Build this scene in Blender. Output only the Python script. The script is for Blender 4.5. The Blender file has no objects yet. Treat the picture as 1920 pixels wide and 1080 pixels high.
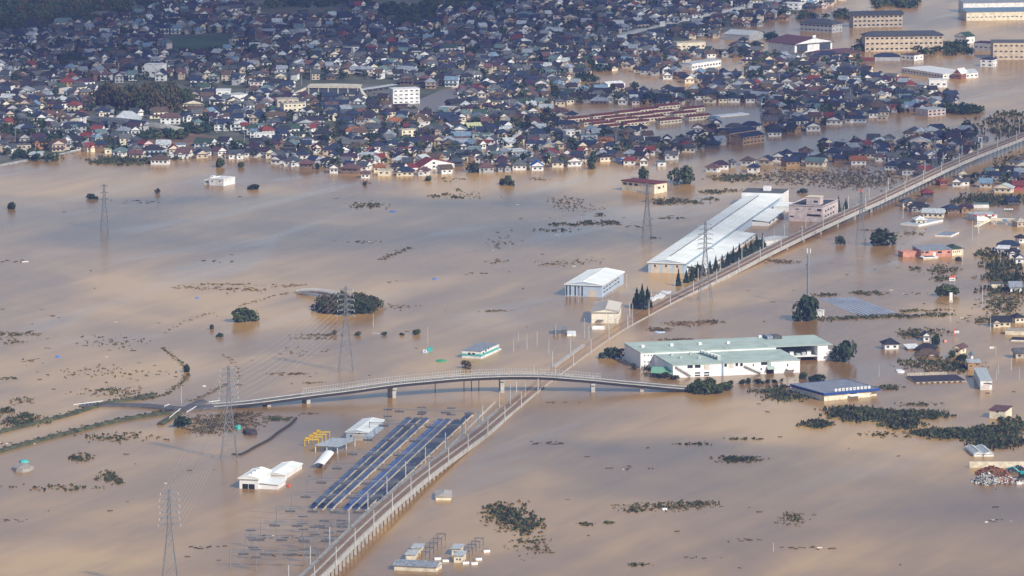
import bpy, math, random
from mathutils import Vector, noise
R = math.radians
random.seed(7)
scene = bpy.context.scene
col = scene.collection

# ---------------------------------------------------------------- camera, world, sun, exposure
FPX, CAMH, HOR = 10667.0, 530.0, -1022.0          # focal length in photo pixels, camera height, horizon row
PITCH = math.atan((540.0 - HOR) / FPX)
cam_d = bpy.data.cameras.new('camera'); cam = bpy.data.objects.new('camera', cam_d); col.objects.link(cam)
cam.location = (0, 0, CAMH); cam.rotation_euler = (math.pi / 2 - PITCH, 0, 0)
cam_d.sensor_width = 36.0; cam_d.lens = 36.0 * FPX / 1920.0
cam_d.clip_start = 5.0; cam_d.clip_end = 80000.0
scene.camera = cam

SUN_AZ, SUN_EL = 40.0, 36.0                        # sun behind the camera, over its right shoulder
sun_dir = Vector((math.sin(R(SUN_AZ)) * math.cos(R(SUN_EL)), -math.cos(R(SUN_AZ)) * math.cos(R(SUN_EL)), math.sin(R(SUN_EL))))
world = bpy.data.worlds.new('World'); scene.world = world; world.use_nodes = True
wn = world.node_tree; bg = wn.nodes['Background']
sky = wn.nodes.new('ShaderNodeTexSky'); sky.sky_type = 'NISHITA'; sky.sun_disc = False
sky.sun_elevation = R(SUN_EL); sky.sun_rotation = math.atan2(sun_dir.x, sun_dir.y)
sky.altitude = 400; sky.air_density = 1.0; sky.dust_density = 1.5; sky.ozone_density = 1.0
wn.links.new(sky.outputs[0], bg.inputs[0]); bg.inputs[1].default_value = 0.115
sun_l = bpy.data.lights.new('sun', 'SUN'); sun_l.energy = 4.2; sun_l.angle = R(0.53); sun_l.color = (1.0, 0.93, 0.82)
sun_o = bpy.data.objects.new('sun', sun_l); col.objects.link(sun_o)
sun_o.rotation_euler = sun_dir.to_track_quat('Z', 'Y').to_euler()
vs = scene.view_settings
vs.view_transform = 'Standard'; vs.look = 'None'; vs.gamma = 1.0; vs.exposure = 0.22
scene.cycles.max_bounces = 5; scene.cycles.volume_bounces = 0; scene.cycles.transparent_max_bounces = 10
scene.cycles.caustics_reflective = False; scene.cycles.caustics_refractive = False

# ---------------------------------------------------------------- pixels of the photograph -> points in the place
CP, SP = math.cos(PITCH), math.sin(PITCH)
def at(px, py, z=0.0):
    a = (px - 960.0) / FPX; b = (py - 540.0) / FPX
    d = Vector((a, CP - b * SP, -SP - b * CP))
    t = (z - CAMH) / d.z
    return Vector((d.x * t, d.y * t, z))
def ppm(py):                                        # photo pixels per metre at the water on row py
    return (py - HOR) * CP / CAMH
def yaw_between(p, q, z=0.0):
    v = at(*q, z) - at(*p, z); return math.atan2(v.y, v.x)
def inside(px, py, poly):
    c = False; n = len(poly)
    for i in range(n):
        x1, y1 = poly[i]; x2, y2 = poly[i - 1]
        if (y1 > py) != (y2 > py) and px < (x2 - x1) * (py - y1) / (y2 - y1) + x1: c = not c
    return c
def topx(v):                                        # point -> photo pixel
    r = v - Vector((0, 0, CAMH)); zc = r.y * CP - r.z * SP; yc = r.y * SP + r.z * CP
    return 960 + FPX * r.x / zc, 540 - FPX * yc / zc

# ---------------------------------------------------------------- materials
MATS = {}
def mat(name, c, rough=0.7, var=0.12, scale=0.6, metal=0.0, spec=0.4, bump=0.0, dirt=None):
    if name in MATS: return MATS[name]
    m = bpy.data.materials.new(name); m.use_nodes = True; nt = m.node_tree; b = nt.nodes['Principled BSDF']
    b.inputs['Roughness'].default_value = rough; b.inputs['Metallic'].default_value = metal
    b.inputs['Specular IOR Level'].default_value = spec
    tc = nt.nodes.new('ShaderNodeTexCoord'); oi = nt.nodes.new('ShaderNodeObjectInfo')
    add = nt.nodes.new('ShaderNodeVectorMath'); add.operation = 'ADD'
    nt.links.new(tc.outputs['Object'], add.inputs[0]); nt.links.new(oi.outputs['Location'], add.inputs[1])
    n = nt.nodes.new('ShaderNodeTexNoise'); n.inputs['Scale'].default_value = scale; n.inputs['Detail'].default_value = 4
    nt.links.new(add.outputs[0], n.inputs['Vector'])
    cr = nt.nodes.new('ShaderNodeValToRGB')
    lo = [x * (1 - var * 1.6) for x in c]; hi = [min(1, x * (1 + var)) for x in c]
    if dirt: lo = list(dirt)
    cr.color_ramp.elements[0].position = 0.3; cr.color_ramp.elements[0].color = (*lo, 1)
    cr.color_ramp.elements[1].position = 0.62; cr.color_ramp.elements[1].color = (*hi, 1)
    nt.links.new(n.outputs['Fac'], cr.inputs[0]); nt.links.new(cr.outputs[0], b.inputs['Base Color'])
    if bump:
        bp = nt.nodes.new('ShaderNodeBump'); bp.inputs['Strength'].default_value = bump
        nt.links.new(n.outputs['Fac'], bp.inputs['Height']); nt.links.new(bp.outputs[0], b.inputs['Normal'])
    MATS[name] = m; return m
def srgb(r, g, b): return tuple((x / 255.0 / 12.92 if x / 255.0 < .04045 else ((x / 255.0 + .055) / 1.055) ** 2.4) for x in (r, g, b))

WALLC = dict(white=(.74, .74, .72), cream=(.72, .65, .49), beige=(.48, .41, .32), grey=(.36, .37, .38), tan=(.36, .23, .12), brown=(.17, .11, .08),
             pink=(.6, .5, .475), orange=(.46, .22, .09), blue=(.38, .47, .58), teal=(.36, .45, .44), dark=(.07, .07, .08), brick=(.24, .09, .06), salmon=(.56, .26, .19))
ROOFC = dict(dark=(.035, .037, .048), navy=(.03, .045, .085), grey=(.13, .135, .14), slate=(.075, .085, .1), brown=(.12, .085, .065), mauve=(.15, .085, .085),
             red=(.19, .045, .042), orange=(.28, .105, .05), teal=(.12, .18, .185), pale=(.42, .46, .48), sky=(.16, .24, .32), green=(.05, .09, .065),
             white=(.66, .67, .67), steel=(.24, .27, .31), blue=(.04, .12, .36), lime=(.42, .44, .25), purple=(.06, .035, .06), plum=(.13, .065, .085), maroon=(.16, .045, .045))
def wm(k): return mat('wall_' + k, WALLC[k], .8, .1, .35, dirt=[x * .72 for x in WALLC[k]])
def rm(k): return mat('roof_' + k, [x * (.78 if max(ROOFC[k]) < .16 else .9) for x in ROOFC[k]], .85, .28, .9, spec=.15)
GLASS = mat('window_glass', (.022, .028, .036), .12, .2, .3, spec=.6)
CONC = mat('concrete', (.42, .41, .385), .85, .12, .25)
CONC_D = mat('concrete_weathered_shaded', (.27, .265, .25), .9, .2, .3)  # weathered concrete, also the painted shade of the far viaduct columns
STEEL = mat('galvanised_steel', (.24, .255, .27), .5, .1, .5, metal=.2)
STEEL_D = mat('painted_steel_dark', (.1, .105, .115), .5, .15, .5)
STEEL_L = mat('pole_grey', (.5, .5, .49), .6, .1, .5)
RUST = mat('rusty_rail', (.2, .095, .045), .7, .25, .8)
BALLAST = mat('track_bed', (.2, .165, .125), .95, .25, 1.5)
WHITE = mat('white_paint', (.8, .8, .79), .55, .06, .3)
ASPH = mat('asphalt', (.085, .085, .09), .9, .2, .3)

# ---------------------------------------------------------------- mesh helpers
class MB:
    def __init__(s): s.v = []; s.f = []; s.m = []
    def face(s, pts, m=0):
        i = len(s.v); s.v += [tuple(p) for p in pts]; s.f.append(tuple(range(i, i + len(pts)))); s.m.append(m)
    def box(s, x0, y0, z0, x1, y1, z1, m=0):
        i = len(s.v); s.v += [(x0, y0, z0), (x1, y0, z0), (x1, y1, z0), (x0, y1, z0), (x0, y0, z1), (x1, y0, z1), (x1, y1, z1), (x0, y1, z1)]
        for q in ((0, 3, 2, 1), (4, 5, 6, 7), (0, 1, 5, 4), (1, 2, 6, 5), (2, 3, 7, 6), (3, 0, 4, 7)):
            s.f.append(tuple(i + k for k in q)); s.m.append(m)
    def hull(s, low, high, m=0, cap=True):
        n = len(low); i = len(s.v); s.v += [tuple(p) for p in low] + [tuple(p) for p in high]
        for k in range(n): s.f.append((i + k, i + (k + 1) % n, i + n + (k + 1) % n, i + n + k)); s.m.append(m)
        if cap:
            s.f.append(tuple(i + k for k in reversed(range(n)))); s.m.append(m)
            s.f.append(tuple(i + n + k for k in range(n))); s.m.append(m)
    def bar(s, p, q, r, m=0, n=4, r2=None):
        p = Vector(p); q = Vector(q); d = (q - p)
        if d.length < 1e-6: return
        d.normalize(); u = d.orthogonal().normalized(); w = d.cross(u); r2 = r if r2 is None else r2
        lo = [p + (u * math.cos(a) + w * math.sin(a)) * r for a in [2 * math.pi * (k + .5) / n for k in range(n)]]
        hi = [q + (u * math.cos(a) + w * math.sin(a)) * r2 for a in [2 * math.pi * (k + .5) / n for k in range(n)]]
        s.hull(lo, hi, m)
    def mesh(s, name, mats):
        me = bpy.data.meshes.new(name); me.from_pydata(s.v, [], s.f)
        for m in mats: me.materials.append(m)
        if len(mats) > 1: me.polygons.foreach_set('material_index', s.m)
        me.update(); return me
    def build(s, name, mats, parent=None, loc=None, rz=0.0):
        if not isinstance(mats, (list, tuple)): mats = [mats]
        return ob(name, s.mesh(name, mats), parent, loc, rz)
def ob(name, me, parent=None, loc=None, rz=0.0, scale=None):
    o = bpy.data.objects.new(name, me); col.objects.link(o)
    if parent is not None: o.parent = parent
    if loc is not None: o.location = loc
    if rz: o.rotation_euler = (0, 0, rz)
    if scale is not None: o.scale = scale if isinstance(scale, (tuple, list)) else (scale,) * 3
    return o
def tag(o, label, cat=None, group=None, kind=None):
    o['label'] = label
    if cat: o['category'] = cat
    if group: o['group'] = group
    if kind: o['kind'] = kind
    return o
def thing(name, label, cat, loc, rz=0.0, group=None):
    o = ob(name, None, None, loc, rz); o.empty_display_size = 1.0
    return tag(o, label, cat, group)
def single(mb, name, mats, label, cat, loc=None, rz=0.0, group=None, kind=None):
    return tag(mb.build(name, mats, None, loc, rz), label, cat, group, kind)
def smooth(pts, step):                              # Catmull-Rom through 3-D points, resampled every `step` metres
    pts = [Vector(p) for p in pts]; P = [pts[0] * 2 - pts[1]] + pts + [pts[-1] * 2 - pts[-2]]; dense = []
    for i in range(1, len(P) - 2):
        for k in range(24):
            t = k / 24.0
            dense.append(.5 * ((2 * P[i]) + (P[i + 1] - P[i - 1]) * t + (2 * P[i - 1] - 5 * P[i] + 4 * P[i + 1] - P[i + 2]) * t * t + (3 * P[i] - P[i - 1] - 3 * P[i + 1] + P[i + 2]) * t ** 3))
    dense.append(P[-2]); out = [dense[0]]; acc = 0.0
    for a, b in zip(dense, dense[1:]):
        L = (b - a).length; d = step - acc
        while d <= L: out.append(a.lerp(b, d / L)); d += step
        acc = (acc + L) % step
    return out
def sweep(mb, path, prof, m=0, close=False):        # profile (offset to the left, height) carried along the path
    rings = []
    for i, p in enumerate(path):
        t = (path[min(i + 1, len(path) - 1)] - path[max(i - 1, 0)]); t.z = 0; t.normalize(); left = Vector((-t.y, t.x, 0))
        rings.append([p + left * o + Vector((0, 0, h)) for o, h in prof])
    n = len(prof); i0 = len(mb.v)
    for r in rings: mb.v += [tuple(p) for p in r]
    for i in range(len(rings) - 1):
        for k in range(n if close else n - 1):
            a = i0 + i * n + k; b = i0 + i * n + (k + 1) % n
            mb.f.append((a, b, b + n, a + n)); mb.m.append(m)
    if close:
        mb.f.append(tuple(i0 + k for k in range(n))); mb.m.append(m)
        mb.f.append(tuple(i0 + (len(rings) - 1) * n + k for k in reversed(range(n)))); mb.m.append(m)
def offset(path, o, h=0.0):
    out = []
    for i, p in enumerate(path):
        t = (path[min(i + 1, len(path) - 1)] - path[max(i - 1, 0)]); t.z = 0; t.normalize()
        out.append(p + Vector((-t.y, t.x, 0)) * o + Vector((0, 0, h)))
    return out
ORD = ['first', 'second', 'third', 'fourth', 'fifth', 'sixth', 'seventh', 'eighth', 'ninth', 'tenth', 'eleventh', 'twelfth', 'thirteenth', 'fourteenth',
       'fifteenth', 'sixteenth', 'seventeenth', 'eighteenth', 'nineteenth', 'twentieth']

# roofs -------------------------------------------------------------
def roof_mb(mb, kind, x0, y0, x1, y1, z, h, over=.6, th=.28, m=0):
    x0 -= over; y0 -= over; x1 += over; y1 += over; cx = (x0 + x1) / 2; cy = (y0 + y1) / 2
    if kind == 'f':
        mb.box(x0, y0, z, x1, y1, z + max(th, .35), m)
        return
    if kind == 's':                                 # single slope, high at the back
        mb.hull([(x0, y0, z - .05), (x1, y0, z - .05), (x1, y1, z + h), (x0, y1, z + h)],
                [(x0, y0, z + th), (x1, y0, z + th), (x1, y1, z + h + th), (x0, y1, z + h + th)], m); return
    lo = [(x0, y0, z - .05), (x1, y0, z - .05), (x1, y1, z - .05), (x0, y1, z - .05)]; hi = [(a, b, z + th) for a, b, _ in lo]
    mb.hull(lo, hi, m, cap=False); mb.face([lo[3], lo[2], lo[1], lo[0]], m)
    a, b, c, d = hi
    if kind == 'h':
        if (x1 - x0) >= (y1 - y0): q = (y1 - y0) * .5 * .85; r0 = (x0 + q, cy, z + th + h); r1 = (x1 - q, cy, z + th + h)
        else: q = (x1 - x0) * .5 * .85; r0 = (cx, y0 + q, z + th + h); r1 = (cx, y1 - q, z + th + h)
        if (x1 - x0) >= (y1 - y0):
            mb.face([a, b, r1, r0], m); mb.face([c, d, r0, r1], m); mb.face([b, c, r1], m); mb.face([d, a, r0], m)
        else:
            mb.face([a, b, r0], m); mb.face([b, c, r1, r0], m); mb.face([c, d, r1], m); mb.face([d, a, r0, r1], m)
        mb.bar(r0, r1, .22, m)
    elif kind == 'g':                               # ridge across the view
        r0 = (x0, cy, z + th + h); r1 = (x1, cy, z + th + h)
        mb.face([a, b, r1, r0], m); mb.face([c, d, r0, r1], m); mb.face([b, c, r1], m + 1); mb.face([d, a, r0], m + 1)
        for x in (x0, x1):
            for s_ in (y0, y1): mb.bar((x, s_, z + th), (x, cy, z + th + h), .2, m)
        mb.bar(r0, r1, .22, m)
    elif kind == 'e':                               # gable end towards the viewer
        r0 = (cx, y0, z + th + h); r1 = (cx, y1, z + th + h)
        mb.face([b, c, r1, r0], m); mb.face([d, a, r0, r1], m); mb.face([a, b, r0], m + 1); mb.face([c, d, r1], m + 1)
        for y in (y0, y1):
            for s_ in (x0, x1): mb.bar((s_, y, z + th), (cx, y, z + th + h), .2, m)
        mb.bar(r0, r1, .22, m)
_win = {}
def window(parent, x, y, z, w, h, face='f', name='window', m=None):
    """a pane standing 6 cm proud of the wall; face f = front (towards -y), r = +x side, l = -x side"""
    key = (round(w, 1), round(h, 1), m.name if m else '')
    if key not in _win:
        b = MB(); w2 = key[0] / 2; b.box(-w2, -.06, 0, w2, .04, key[1], 0)
        b.box(-w2 - .1, -.1, -.12, w2 + .1, .04, -.003, 1)
        _win[key] = b.mesh('window', [m or GLASS, WHITE])
    return ob(name, _win[key], parent, (x, y, z), {'f': 0, 'r': math.pi / 2, 'l': -math.pi / 2}[face])

# ---------------------------------------------------------------- the setting: flood water, land, clouds
def water_mat():
    m = bpy.data.materials.new('muddy_flood_water'); m.use_nodes = True; nt = m.node_tree; b = nt.nodes['Principled BSDF']; L = nt.links.new
    tc = nt.nodes.new('ShaderNodeTexCoord')
    def noise_(scale, detail, sx=1.0, sy=1.0, rot=0.0, dist=0.0):   # sx, sy: stretch along and across the direction rot
        mp = nt.nodes.new('ShaderNodeMapping'); mp.vector_type = 'TEXTURE'; mp.inputs['Scale'].default_value = (sx, sy, 1); mp.inputs['Rotation'].default_value = (0, 0, rot)
        L(tc.outputs['Object'], mp.inputs['Vector']); n = nt.nodes.new('ShaderNodeTexNoise')
        n.inputs['Scale'].default_value = scale; n.inputs['Detail'].default_value = detail; n.inputs['Distortion'].default_value = dist
        L(mp.outputs[0], n.inputs['Vector']); return n
    def rng(n, a, b_, c, d):
        r = nt.nodes.new('ShaderNodeMapRange'); r.interpolation_type = 'SMOOTHSTEP'
        for k, v in enumerate((a, b_, c, d)): r.inputs[k + 1].default_value = v
        L(n.outputs[0], r.inputs[0]); return r
    silt_sun_patches = noise_(.006, 4, 1.0, 1.6, 0, .4); plume = noise_(.02, 5, 1, 5, R(-24), .5); slick = noise_(.016, 4, 5, 1, R(63), .6); gust = noise_(.004, 3, 1.0, 2.2, 0, .5)
    mixf = nt.nodes.new('ShaderNodeMath'); mixf.operation = 'MULTIPLY_ADD'; mixf.inputs[1].default_value = .34
    streak = noise_(.07, 4, 7, 1, R(66), .4); m2 = nt.nodes.new('ShaderNodeMath'); m2.operation = 'MULTIPLY_ADD'; m2.inputs[1].default_value = .15
    sb = nt.nodes.new('ShaderNodeMath'); sb.operation = 'SUBTRACT'; sb.inputs[1].default_value = .5; L(streak.outputs[0], sb.inputs[0]); L(sb.outputs[0], m2.inputs[0]); L(silt_sun_patches.outputs[0], m2.inputs[2])
    L(plume.outputs[0], mixf.inputs[0]); L(m2.outputs[0], mixf.inputs[2])
    cr = nt.nodes.new('ShaderNodeValToRGB'); e = cr.color_ramp.elements
    e[0].position = .52; e[0].color = (.225, .125, .044, 1); e[1].position = .84; e[1].color = (.5, .295, .092, 1)  # silt tones; their contrast also paints sunlit golden patches
    x = e.new(.67); x.color = (.315, .18, .06, 1)
    L(mixf.outputs[0], cr.inputs[0]); L(cr.outputs[0], b.inputs['Base Color'])
    rr = rng(slick, .56, .7, .22, .13); L(rr.outputs[0], b.inputs['Roughness'])
    b.inputs['IOR'].default_value = 1.33; b.inputs['Specular IOR Level'].default_value = .3
    rip = noise_(.5, 3, 1, 1.6, R(20)); bp = nt.nodes.new('ShaderNodeBump'); bp.inputs['Distance'].default_value = .22
    gs = rng(gust, .4, .62, .1, .4); sl = rng(slick, .54, .7, 1.0, .4); ml = nt.nodes.new('ShaderNodeMath'); ml.operation = 'MULTIPLY'
    L(gs.outputs[0], ml.inputs[0]); L(sl.outputs[0], ml.inputs[1]); L(ml.outputs[0], bp.inputs['Strength']); L(rip.outputs[0], bp.inputs['Height']); L(bp.outputs[0], b.inputs['Normal'])
    return m
wb = MB(); wb.face([(-30000, -2000, 0), (30000, -2000, 0), (30000, 60000, 0), (-30000, 60000, 0)])
tag(wb.build('water', water_mat()), 'muddy brown flood water covering the fields', kind='structure')

def land_mat():
    m = bpy.data.materials.new('town_ground'); m.use_nodes = True; nt = m.node_tree; b = nt.nodes['Principled BSDF']; L = nt.links.new
    tc = nt.nodes.new('ShaderNodeTexCoord'); n = nt.nodes.new('ShaderNodeTexNoise'); n.inputs['Scale'].default_value = .022; n.inputs['Detail'].default_value = 6
    L(tc.outputs['Object'], n.inputs['Vector']); cr = nt.nodes.new('ShaderNodeValToRGB'); e = cr.color_ramp.elements
    e[0].position = .35; e[0].color = (.035, .05, .025, 1); e[1].position = .66; e[1].color = (.13, .125, .11, 1)
    x = e.new(.5); x.color = (.075, .08, .05, 1)
    L(n.outputs['Fac'], cr.inputs[0]); L(cr.outputs[0], b.inputs['Base Color']); b.inputs['Roughness'].default_value = .95
    return m
LAND = land_mat()
GRASS = mat('verge_grass', (.085, .1, .035), .95, .3, .12)
GRASS_D = mat('rank_grass', (.055, .06, .028), .95, .4, .2)
FIELD_B = mat('bare_field', (.15, .09, .055), .95, .25, .05)
def sheet(name, poly, z, m, label, kind='structure', thick=None):
    P = [at(x, y, z) for x, y in poly]; b = MB()
    P = P if sum((P[i].x * P[i - 1].y - P[i - 1].x * P[i].y) for i in range(len(P))) < 0 else P[::-1]
    b.hull([(p.x, p.y, (z - thick) if thick else -.8) for p in P], P)
    return tag(b.build(name, m), label, kind=kind)
LANDPOLY = [(-120, 318), (0, 306), (90, 292), (150, 281), (186, 272), (200, 280), (262, 296), (330, 297), (362, 288), (400, 282), (480, 272), (560, 262), (640, 232), (720, 214), (775, 190), (830, 166),
            (960, 142), (1100, 112), (1200, 92), (1300, 72), (1440, 40), (1560, 4), (1640, -60), (2400, -400), (2400, -700), (-900, -700), (-900, 330)]
sheet('ground', LANDPOLY, .55, LAND, 'ground of the town on the dry side')

def cloud(px, py, rx, ry, alt, op, seed):
    g = at(px, py) + sun_dir * (alt / sun_dir.z); rnd = random.Random(seed); b = MB(); nu, nv = 36, 12; rows = []
    for j in range(nv + 1):
        th = math.pi * j / nv; row = []
        for i in range(nu):
            a = 2 * math.pi * i / nu; d = Vector((math.cos(a) * math.sin(th), math.sin(a) * math.sin(th), math.cos(th)))
            k = 1 + .35 * noise.noise(d * 1.7 + Vector((seed * 7.1, 0, 0))) + .15 * noise.noise(d * 4 + Vector((0, seed * 3.3, 0)))
            zz = d.z * 130 * k if d.z > 0 else d.z * 45
            row.append(len(b.v)); b.v.append((d.x * k * rx, d.y * k * ry, zz))
        rows.append(row)
    for j in range(nv):
        for i in range(nu):
            b.f.append((rows[j][i], rows[j + 1][i], rows[j + 1][(i + 1) % nu], rows[j][(i + 1) % nu])); b.m.append(0)
    m = bpy.data.materials.new('cloud_vapour'); m.use_nodes = True; nt = m.node_tree; L = nt.links.new; nt.nodes.remove(nt.nodes['Principled BSDF'])
    out = nt.nodes['Material Output']; tr = nt.nodes.new('ShaderNodeBsdfTransparent'); df = nt.nodes.new('ShaderNodeBsdfTranslucent'); df.inputs[0].default_value = (.9, .9, .9, 1)
    mx = nt.nodes.new('ShaderNodeMixShader'); tc = nt.nodes.new('ShaderNodeTexCoord')
    mp = nt.nodes.new('ShaderNodeMapping'); mp.inputs['Scale'].default_value = (1 / rx, 1 / ry, 0); L(tc.outputs['Object'], mp.inputs[0])
    ln = nt.nodes.new('ShaderNodeVectorMath'); ln.operation = 'LENGTH'; L(mp.outputs[0], ln.inputs[0])
    n = nt.nodes.new('ShaderNodeTexNoise'); n.inputs['Scale'].default_value = 2.6; n.inputs['Detail'].default_value = 4; L(mp.outputs[0], n.inputs['Vector'])
    sm = nt.nodes.new('ShaderNodeMath'); sm.operation = 'MULTIPLY_ADD'; sm.inputs[1].default_value = .9; L(n.outputs[0], sm.inputs[0]); L(ln.outputs['Value'], sm.inputs[2])
    mr = nt.nodes.new('ShaderNodeMapRange'); mr.interpolation_type = 'SMOOTHSTEP'; mr.inputs[1].default_value = .75; mr.inputs[2].default_value = 1.38; mr.inputs[3].default_value = op; mr.inputs[4].default_value = 0
    L(sm.outputs[0], mr.inputs[0]); L(mr.outputs[0], mx.inputs[0]); L(tr.outputs[0], mx.inputs[1]); L(df.outputs[0], mx.inputs[2]); L(mx.outputs[0], out.inputs[0])
    o = b.build('cloud', m, None, g); tag(o, 'clouds drifting over the flooded plain', kind='stuff')
for i, (px, py, rx, ry, op) in enumerate([(430, 427, 300, 120, .42), (980, 430, 150, 90, .42), (1250, 420, 130, 110, .42), (1560, 255, 260, 330, .5), (700, 50, 560, 400, .55), (1080, 890, 110, 50, .3), (1700, 930, 150, 50, .3), (130, 100, 280, 320, .6)]):
    cloud(px, py, rx, ry, 1500 + 60 * i, op, i + 3)

# ---------------------------------------------------------------- railway viaduct
VPX = [(570, 1112, 6.9), (612, 1076, 6.6), (670, 1018, 6.2), (730, 961, 5.4), (767, 929, 4.5), (805, 897, 3.5), (865, 852, 1.9), (922, 810, .9), (960, 778, .1), (1022, 727, -.45), (1070, 691, -.5), (1125, 651, -.5), (1175, 618, -.5),
       (1222, 592, -.45), (1272, 565, -.15), (1322, 540, .6), (1410, 495, 1.9), (1440, 479, 2.4), (1515, 442, 3.4), (1570, 416, 4.2), (1625, 391, 4.9), (1665, 373, 5.3), (1740, 337, 6.2), (1815, 302, 7.0), (1915, 262, 7.6), (1990, 232, 7.8)]
VP = smooth([at(x, y, z) for x, y, z in VPX], 10.0)
via = thing('railway_viaduct', 'long concrete railway viaduct with two tracks crossing the flood diagonally', 'viaduct', (0, 0, 0))
VW = 11.6
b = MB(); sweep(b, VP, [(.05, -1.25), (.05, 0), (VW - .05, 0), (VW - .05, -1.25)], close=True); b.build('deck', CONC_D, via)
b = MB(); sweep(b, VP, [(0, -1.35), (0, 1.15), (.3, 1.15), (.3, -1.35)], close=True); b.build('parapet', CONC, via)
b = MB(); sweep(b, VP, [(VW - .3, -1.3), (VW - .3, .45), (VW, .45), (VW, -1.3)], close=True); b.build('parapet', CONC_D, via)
for o in (3.55, 7.95):
    b = MB(); sweep(b, VP, [(o - 1.55, .004), (o - 1.3, .3), (o + 1.3, .3), (o + 1.55, .004)]); b.build('track_bed', BALLAST, via)
    for k in (-.75, .75):
        b = MB(); sweep(b, VP, [(o + k - .16, .29), (o + k - .16, .56), (o + k + .16, .56), (o + k + .16, .29)]); b.build('rail', RUST, via)
b = MB(); sweep(b, VP, [(5.35, .004), (5.35, .2), (6.1, .2), (6.1, .004)]); b.build('cable_trough', CONC, via)
b = MB(); sweep(b, VP, [(.75, .004), (.75, .45), (1.35, .45), (1.35, .004)]); b.build('cable_trough', CONC, via)
pb = MB(); pb.box(.7, -.55, -9, 1.8, .55, -1.26); pb.box(VW - 1.8, -.55, -9, VW - .7, .55, -1.26); pb.box(1.801, -.45, -2.1, VW - 1.801, .45, -1.262)
PIER = pb.mesh('pier', [CONC]); pb = MB(); pb.box(2.4, -.4, -10, 3.2, .4, -1.26); pb.box(VW - 3.2, -.4, -10, VW - 2.4, .4, -1.26); pb.box(3.201, -.35, -2.1, VW - 3.201, .35, -1.262); PIER_FAR_SHADED = pb.mesh('pier', [CONC_D])  # far columns get darker concrete: the deck's shade put into the colour
mast = MB(); mast.bar((0, 0, 0), (0, 0, 9.0), .27, 0, 6, .2); MAST = mast.mesh('catenary_mast', [STEEL_L])
arm = MB(); arm.bar((0, 0, 6.6), (2.9, 0, 6.9), .07); arm.bar((0, 0, 5.5), (2.9, 0, 6.1), .06); arm.bar((0, 0, 7.7), (1.2, 0, 7.7), .06); ARM = arm.mesh('arm', [STEEL])
brk = MB(); brk.box(-.55, -.45, -1.1, 0, .45, -.4); BRK = brk.mesh('bracket', [CONC])
for i, p in enumerate(VP[:-1]):
    t = VP[i + 1] - p; rz = math.atan2(t.y, t.x) ; left = Vector((-t.y, t.x, 0)).normalized()
    vx = topx(p)[0]                                # long spans in the middle, close-set columns at both ends
    if p.z > 1.65 and (vx < 1300 or vx > 1650 or i % 4 == 0): ob('pier', PIER if vx < 1650 else PIER_FAR_SHADED, via, p, rz + math.pi / 2)      # local x runs to the left of the track
    if i % 5 == 2:
        for off, s_ in ((-.45, 1), (VW + .45, -1)):
            q = p + left * off
            mo = ob('catenary_mast', MAST, via, q, rz + math.pi / 2)
            ob('arm', ARM, mo, (0, 0, 0), 0 if s_ > 0 else math.pi)
            ob('bracket', BRK, via, p + left * (-.002 if s_ > 0 else VW + .002), rz + math.pi / 2 + (0 if s_ > 0 else math.pi))
WIRE = mat('overhead_wire', (.09, .09, .09), .5)
for o in (3.55, 7.95):
    b = MB(); w = [x for i, x in enumerate(offset(VP, o, 5.6)) if i % 5 == 2]
    for p, q in zip(w, w[1:]): b.bar(p, q, .035, 0, 3); b.bar(p + Vector((0, 0, .9)), q + Vector((0, 0, .9)), .035, 0, 3)
    b.build('overhead_wire', WIRE, via)
# low parapet walls of the side track beside the viaduct, in the depot
for nm, lab, p, q, w, z in (('side_wall', 'low concrete wall of a depot track behind the road bridge', (1038, 690), (1096, 648), .9, 1.2),
                            ('side_wall', 'pale concrete fence wall beside viaduct next to the parked trains', (928, 755), (735, 945), .25, .9)):
    b = MB(); P = smooth([at(*p), at(*q)], 12); sweep(b, P, [(-w, -.6), (-w, z), (w, z), (w, -.6)], close=True); single(b, nm, CONC, lab, 'wall')

# ---------------------------------------------------------------- road bridge
BPX = [(150, 760, .9), (200, 760, .95), (260, 761, 1.0), (340, 767, 1.1), (400, 763, 1.3), (480, 756, 2.6), (580, 743, 4.4), (660, 733, 6.0), (740, 722, 7.6), (800, 716, 8.4), (870, 710, 9.0), (940, 707, 9.3), (1010, 707, 9.0), (1060, 710, 8.2), (1110, 714, 6.8), (1160, 719, 5.2), (1205, 723, 3.9), (1260, 728, 2.4), (1300, 731, 1.4)]
BP = smooth([at(x, y, z) for x, y, z in BPX], 4.0)
RW = 9.5
brg = thing('road_bridge', 'arched grey road bridge over the railway with wire fences', 'bridge', (0, 0, 0))
MAINI = [i for i, p in enumerate(BP) if topx(p)[0] > 395]; BM = BP[MAINI[0]:]
b = MB(); sweep(b, BM, [(0, -.35), (0, 0), (RW, 0), (RW, -.35)], close=True); b.build('deck', ASPH, brg)
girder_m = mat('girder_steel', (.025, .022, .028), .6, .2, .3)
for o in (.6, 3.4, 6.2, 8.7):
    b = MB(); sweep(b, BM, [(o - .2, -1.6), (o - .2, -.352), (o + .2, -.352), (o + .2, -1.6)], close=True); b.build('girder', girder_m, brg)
for o in (0.0, RW - .3):
    b = MB(); sweep(b, BM, [(o, .003), (o, .45), (o + .3, .45), (o + .3, .003)], close=True); b.build('kerb_wall', mat('bridge_kerb', (.46, .45, .42), .8, .1, .3), brg)
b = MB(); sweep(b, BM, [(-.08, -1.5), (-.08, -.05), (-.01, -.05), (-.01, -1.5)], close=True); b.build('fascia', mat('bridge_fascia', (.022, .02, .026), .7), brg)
LINE_M = mat('road_line', (.72, .6, .35), .7)
b = MB(); sweep(b, BM, [(RW / 2 - .08, .005), (RW / 2 + .08, .005)]); b.build('centre_line', LINE_M, brg)
pan = MB()
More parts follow.
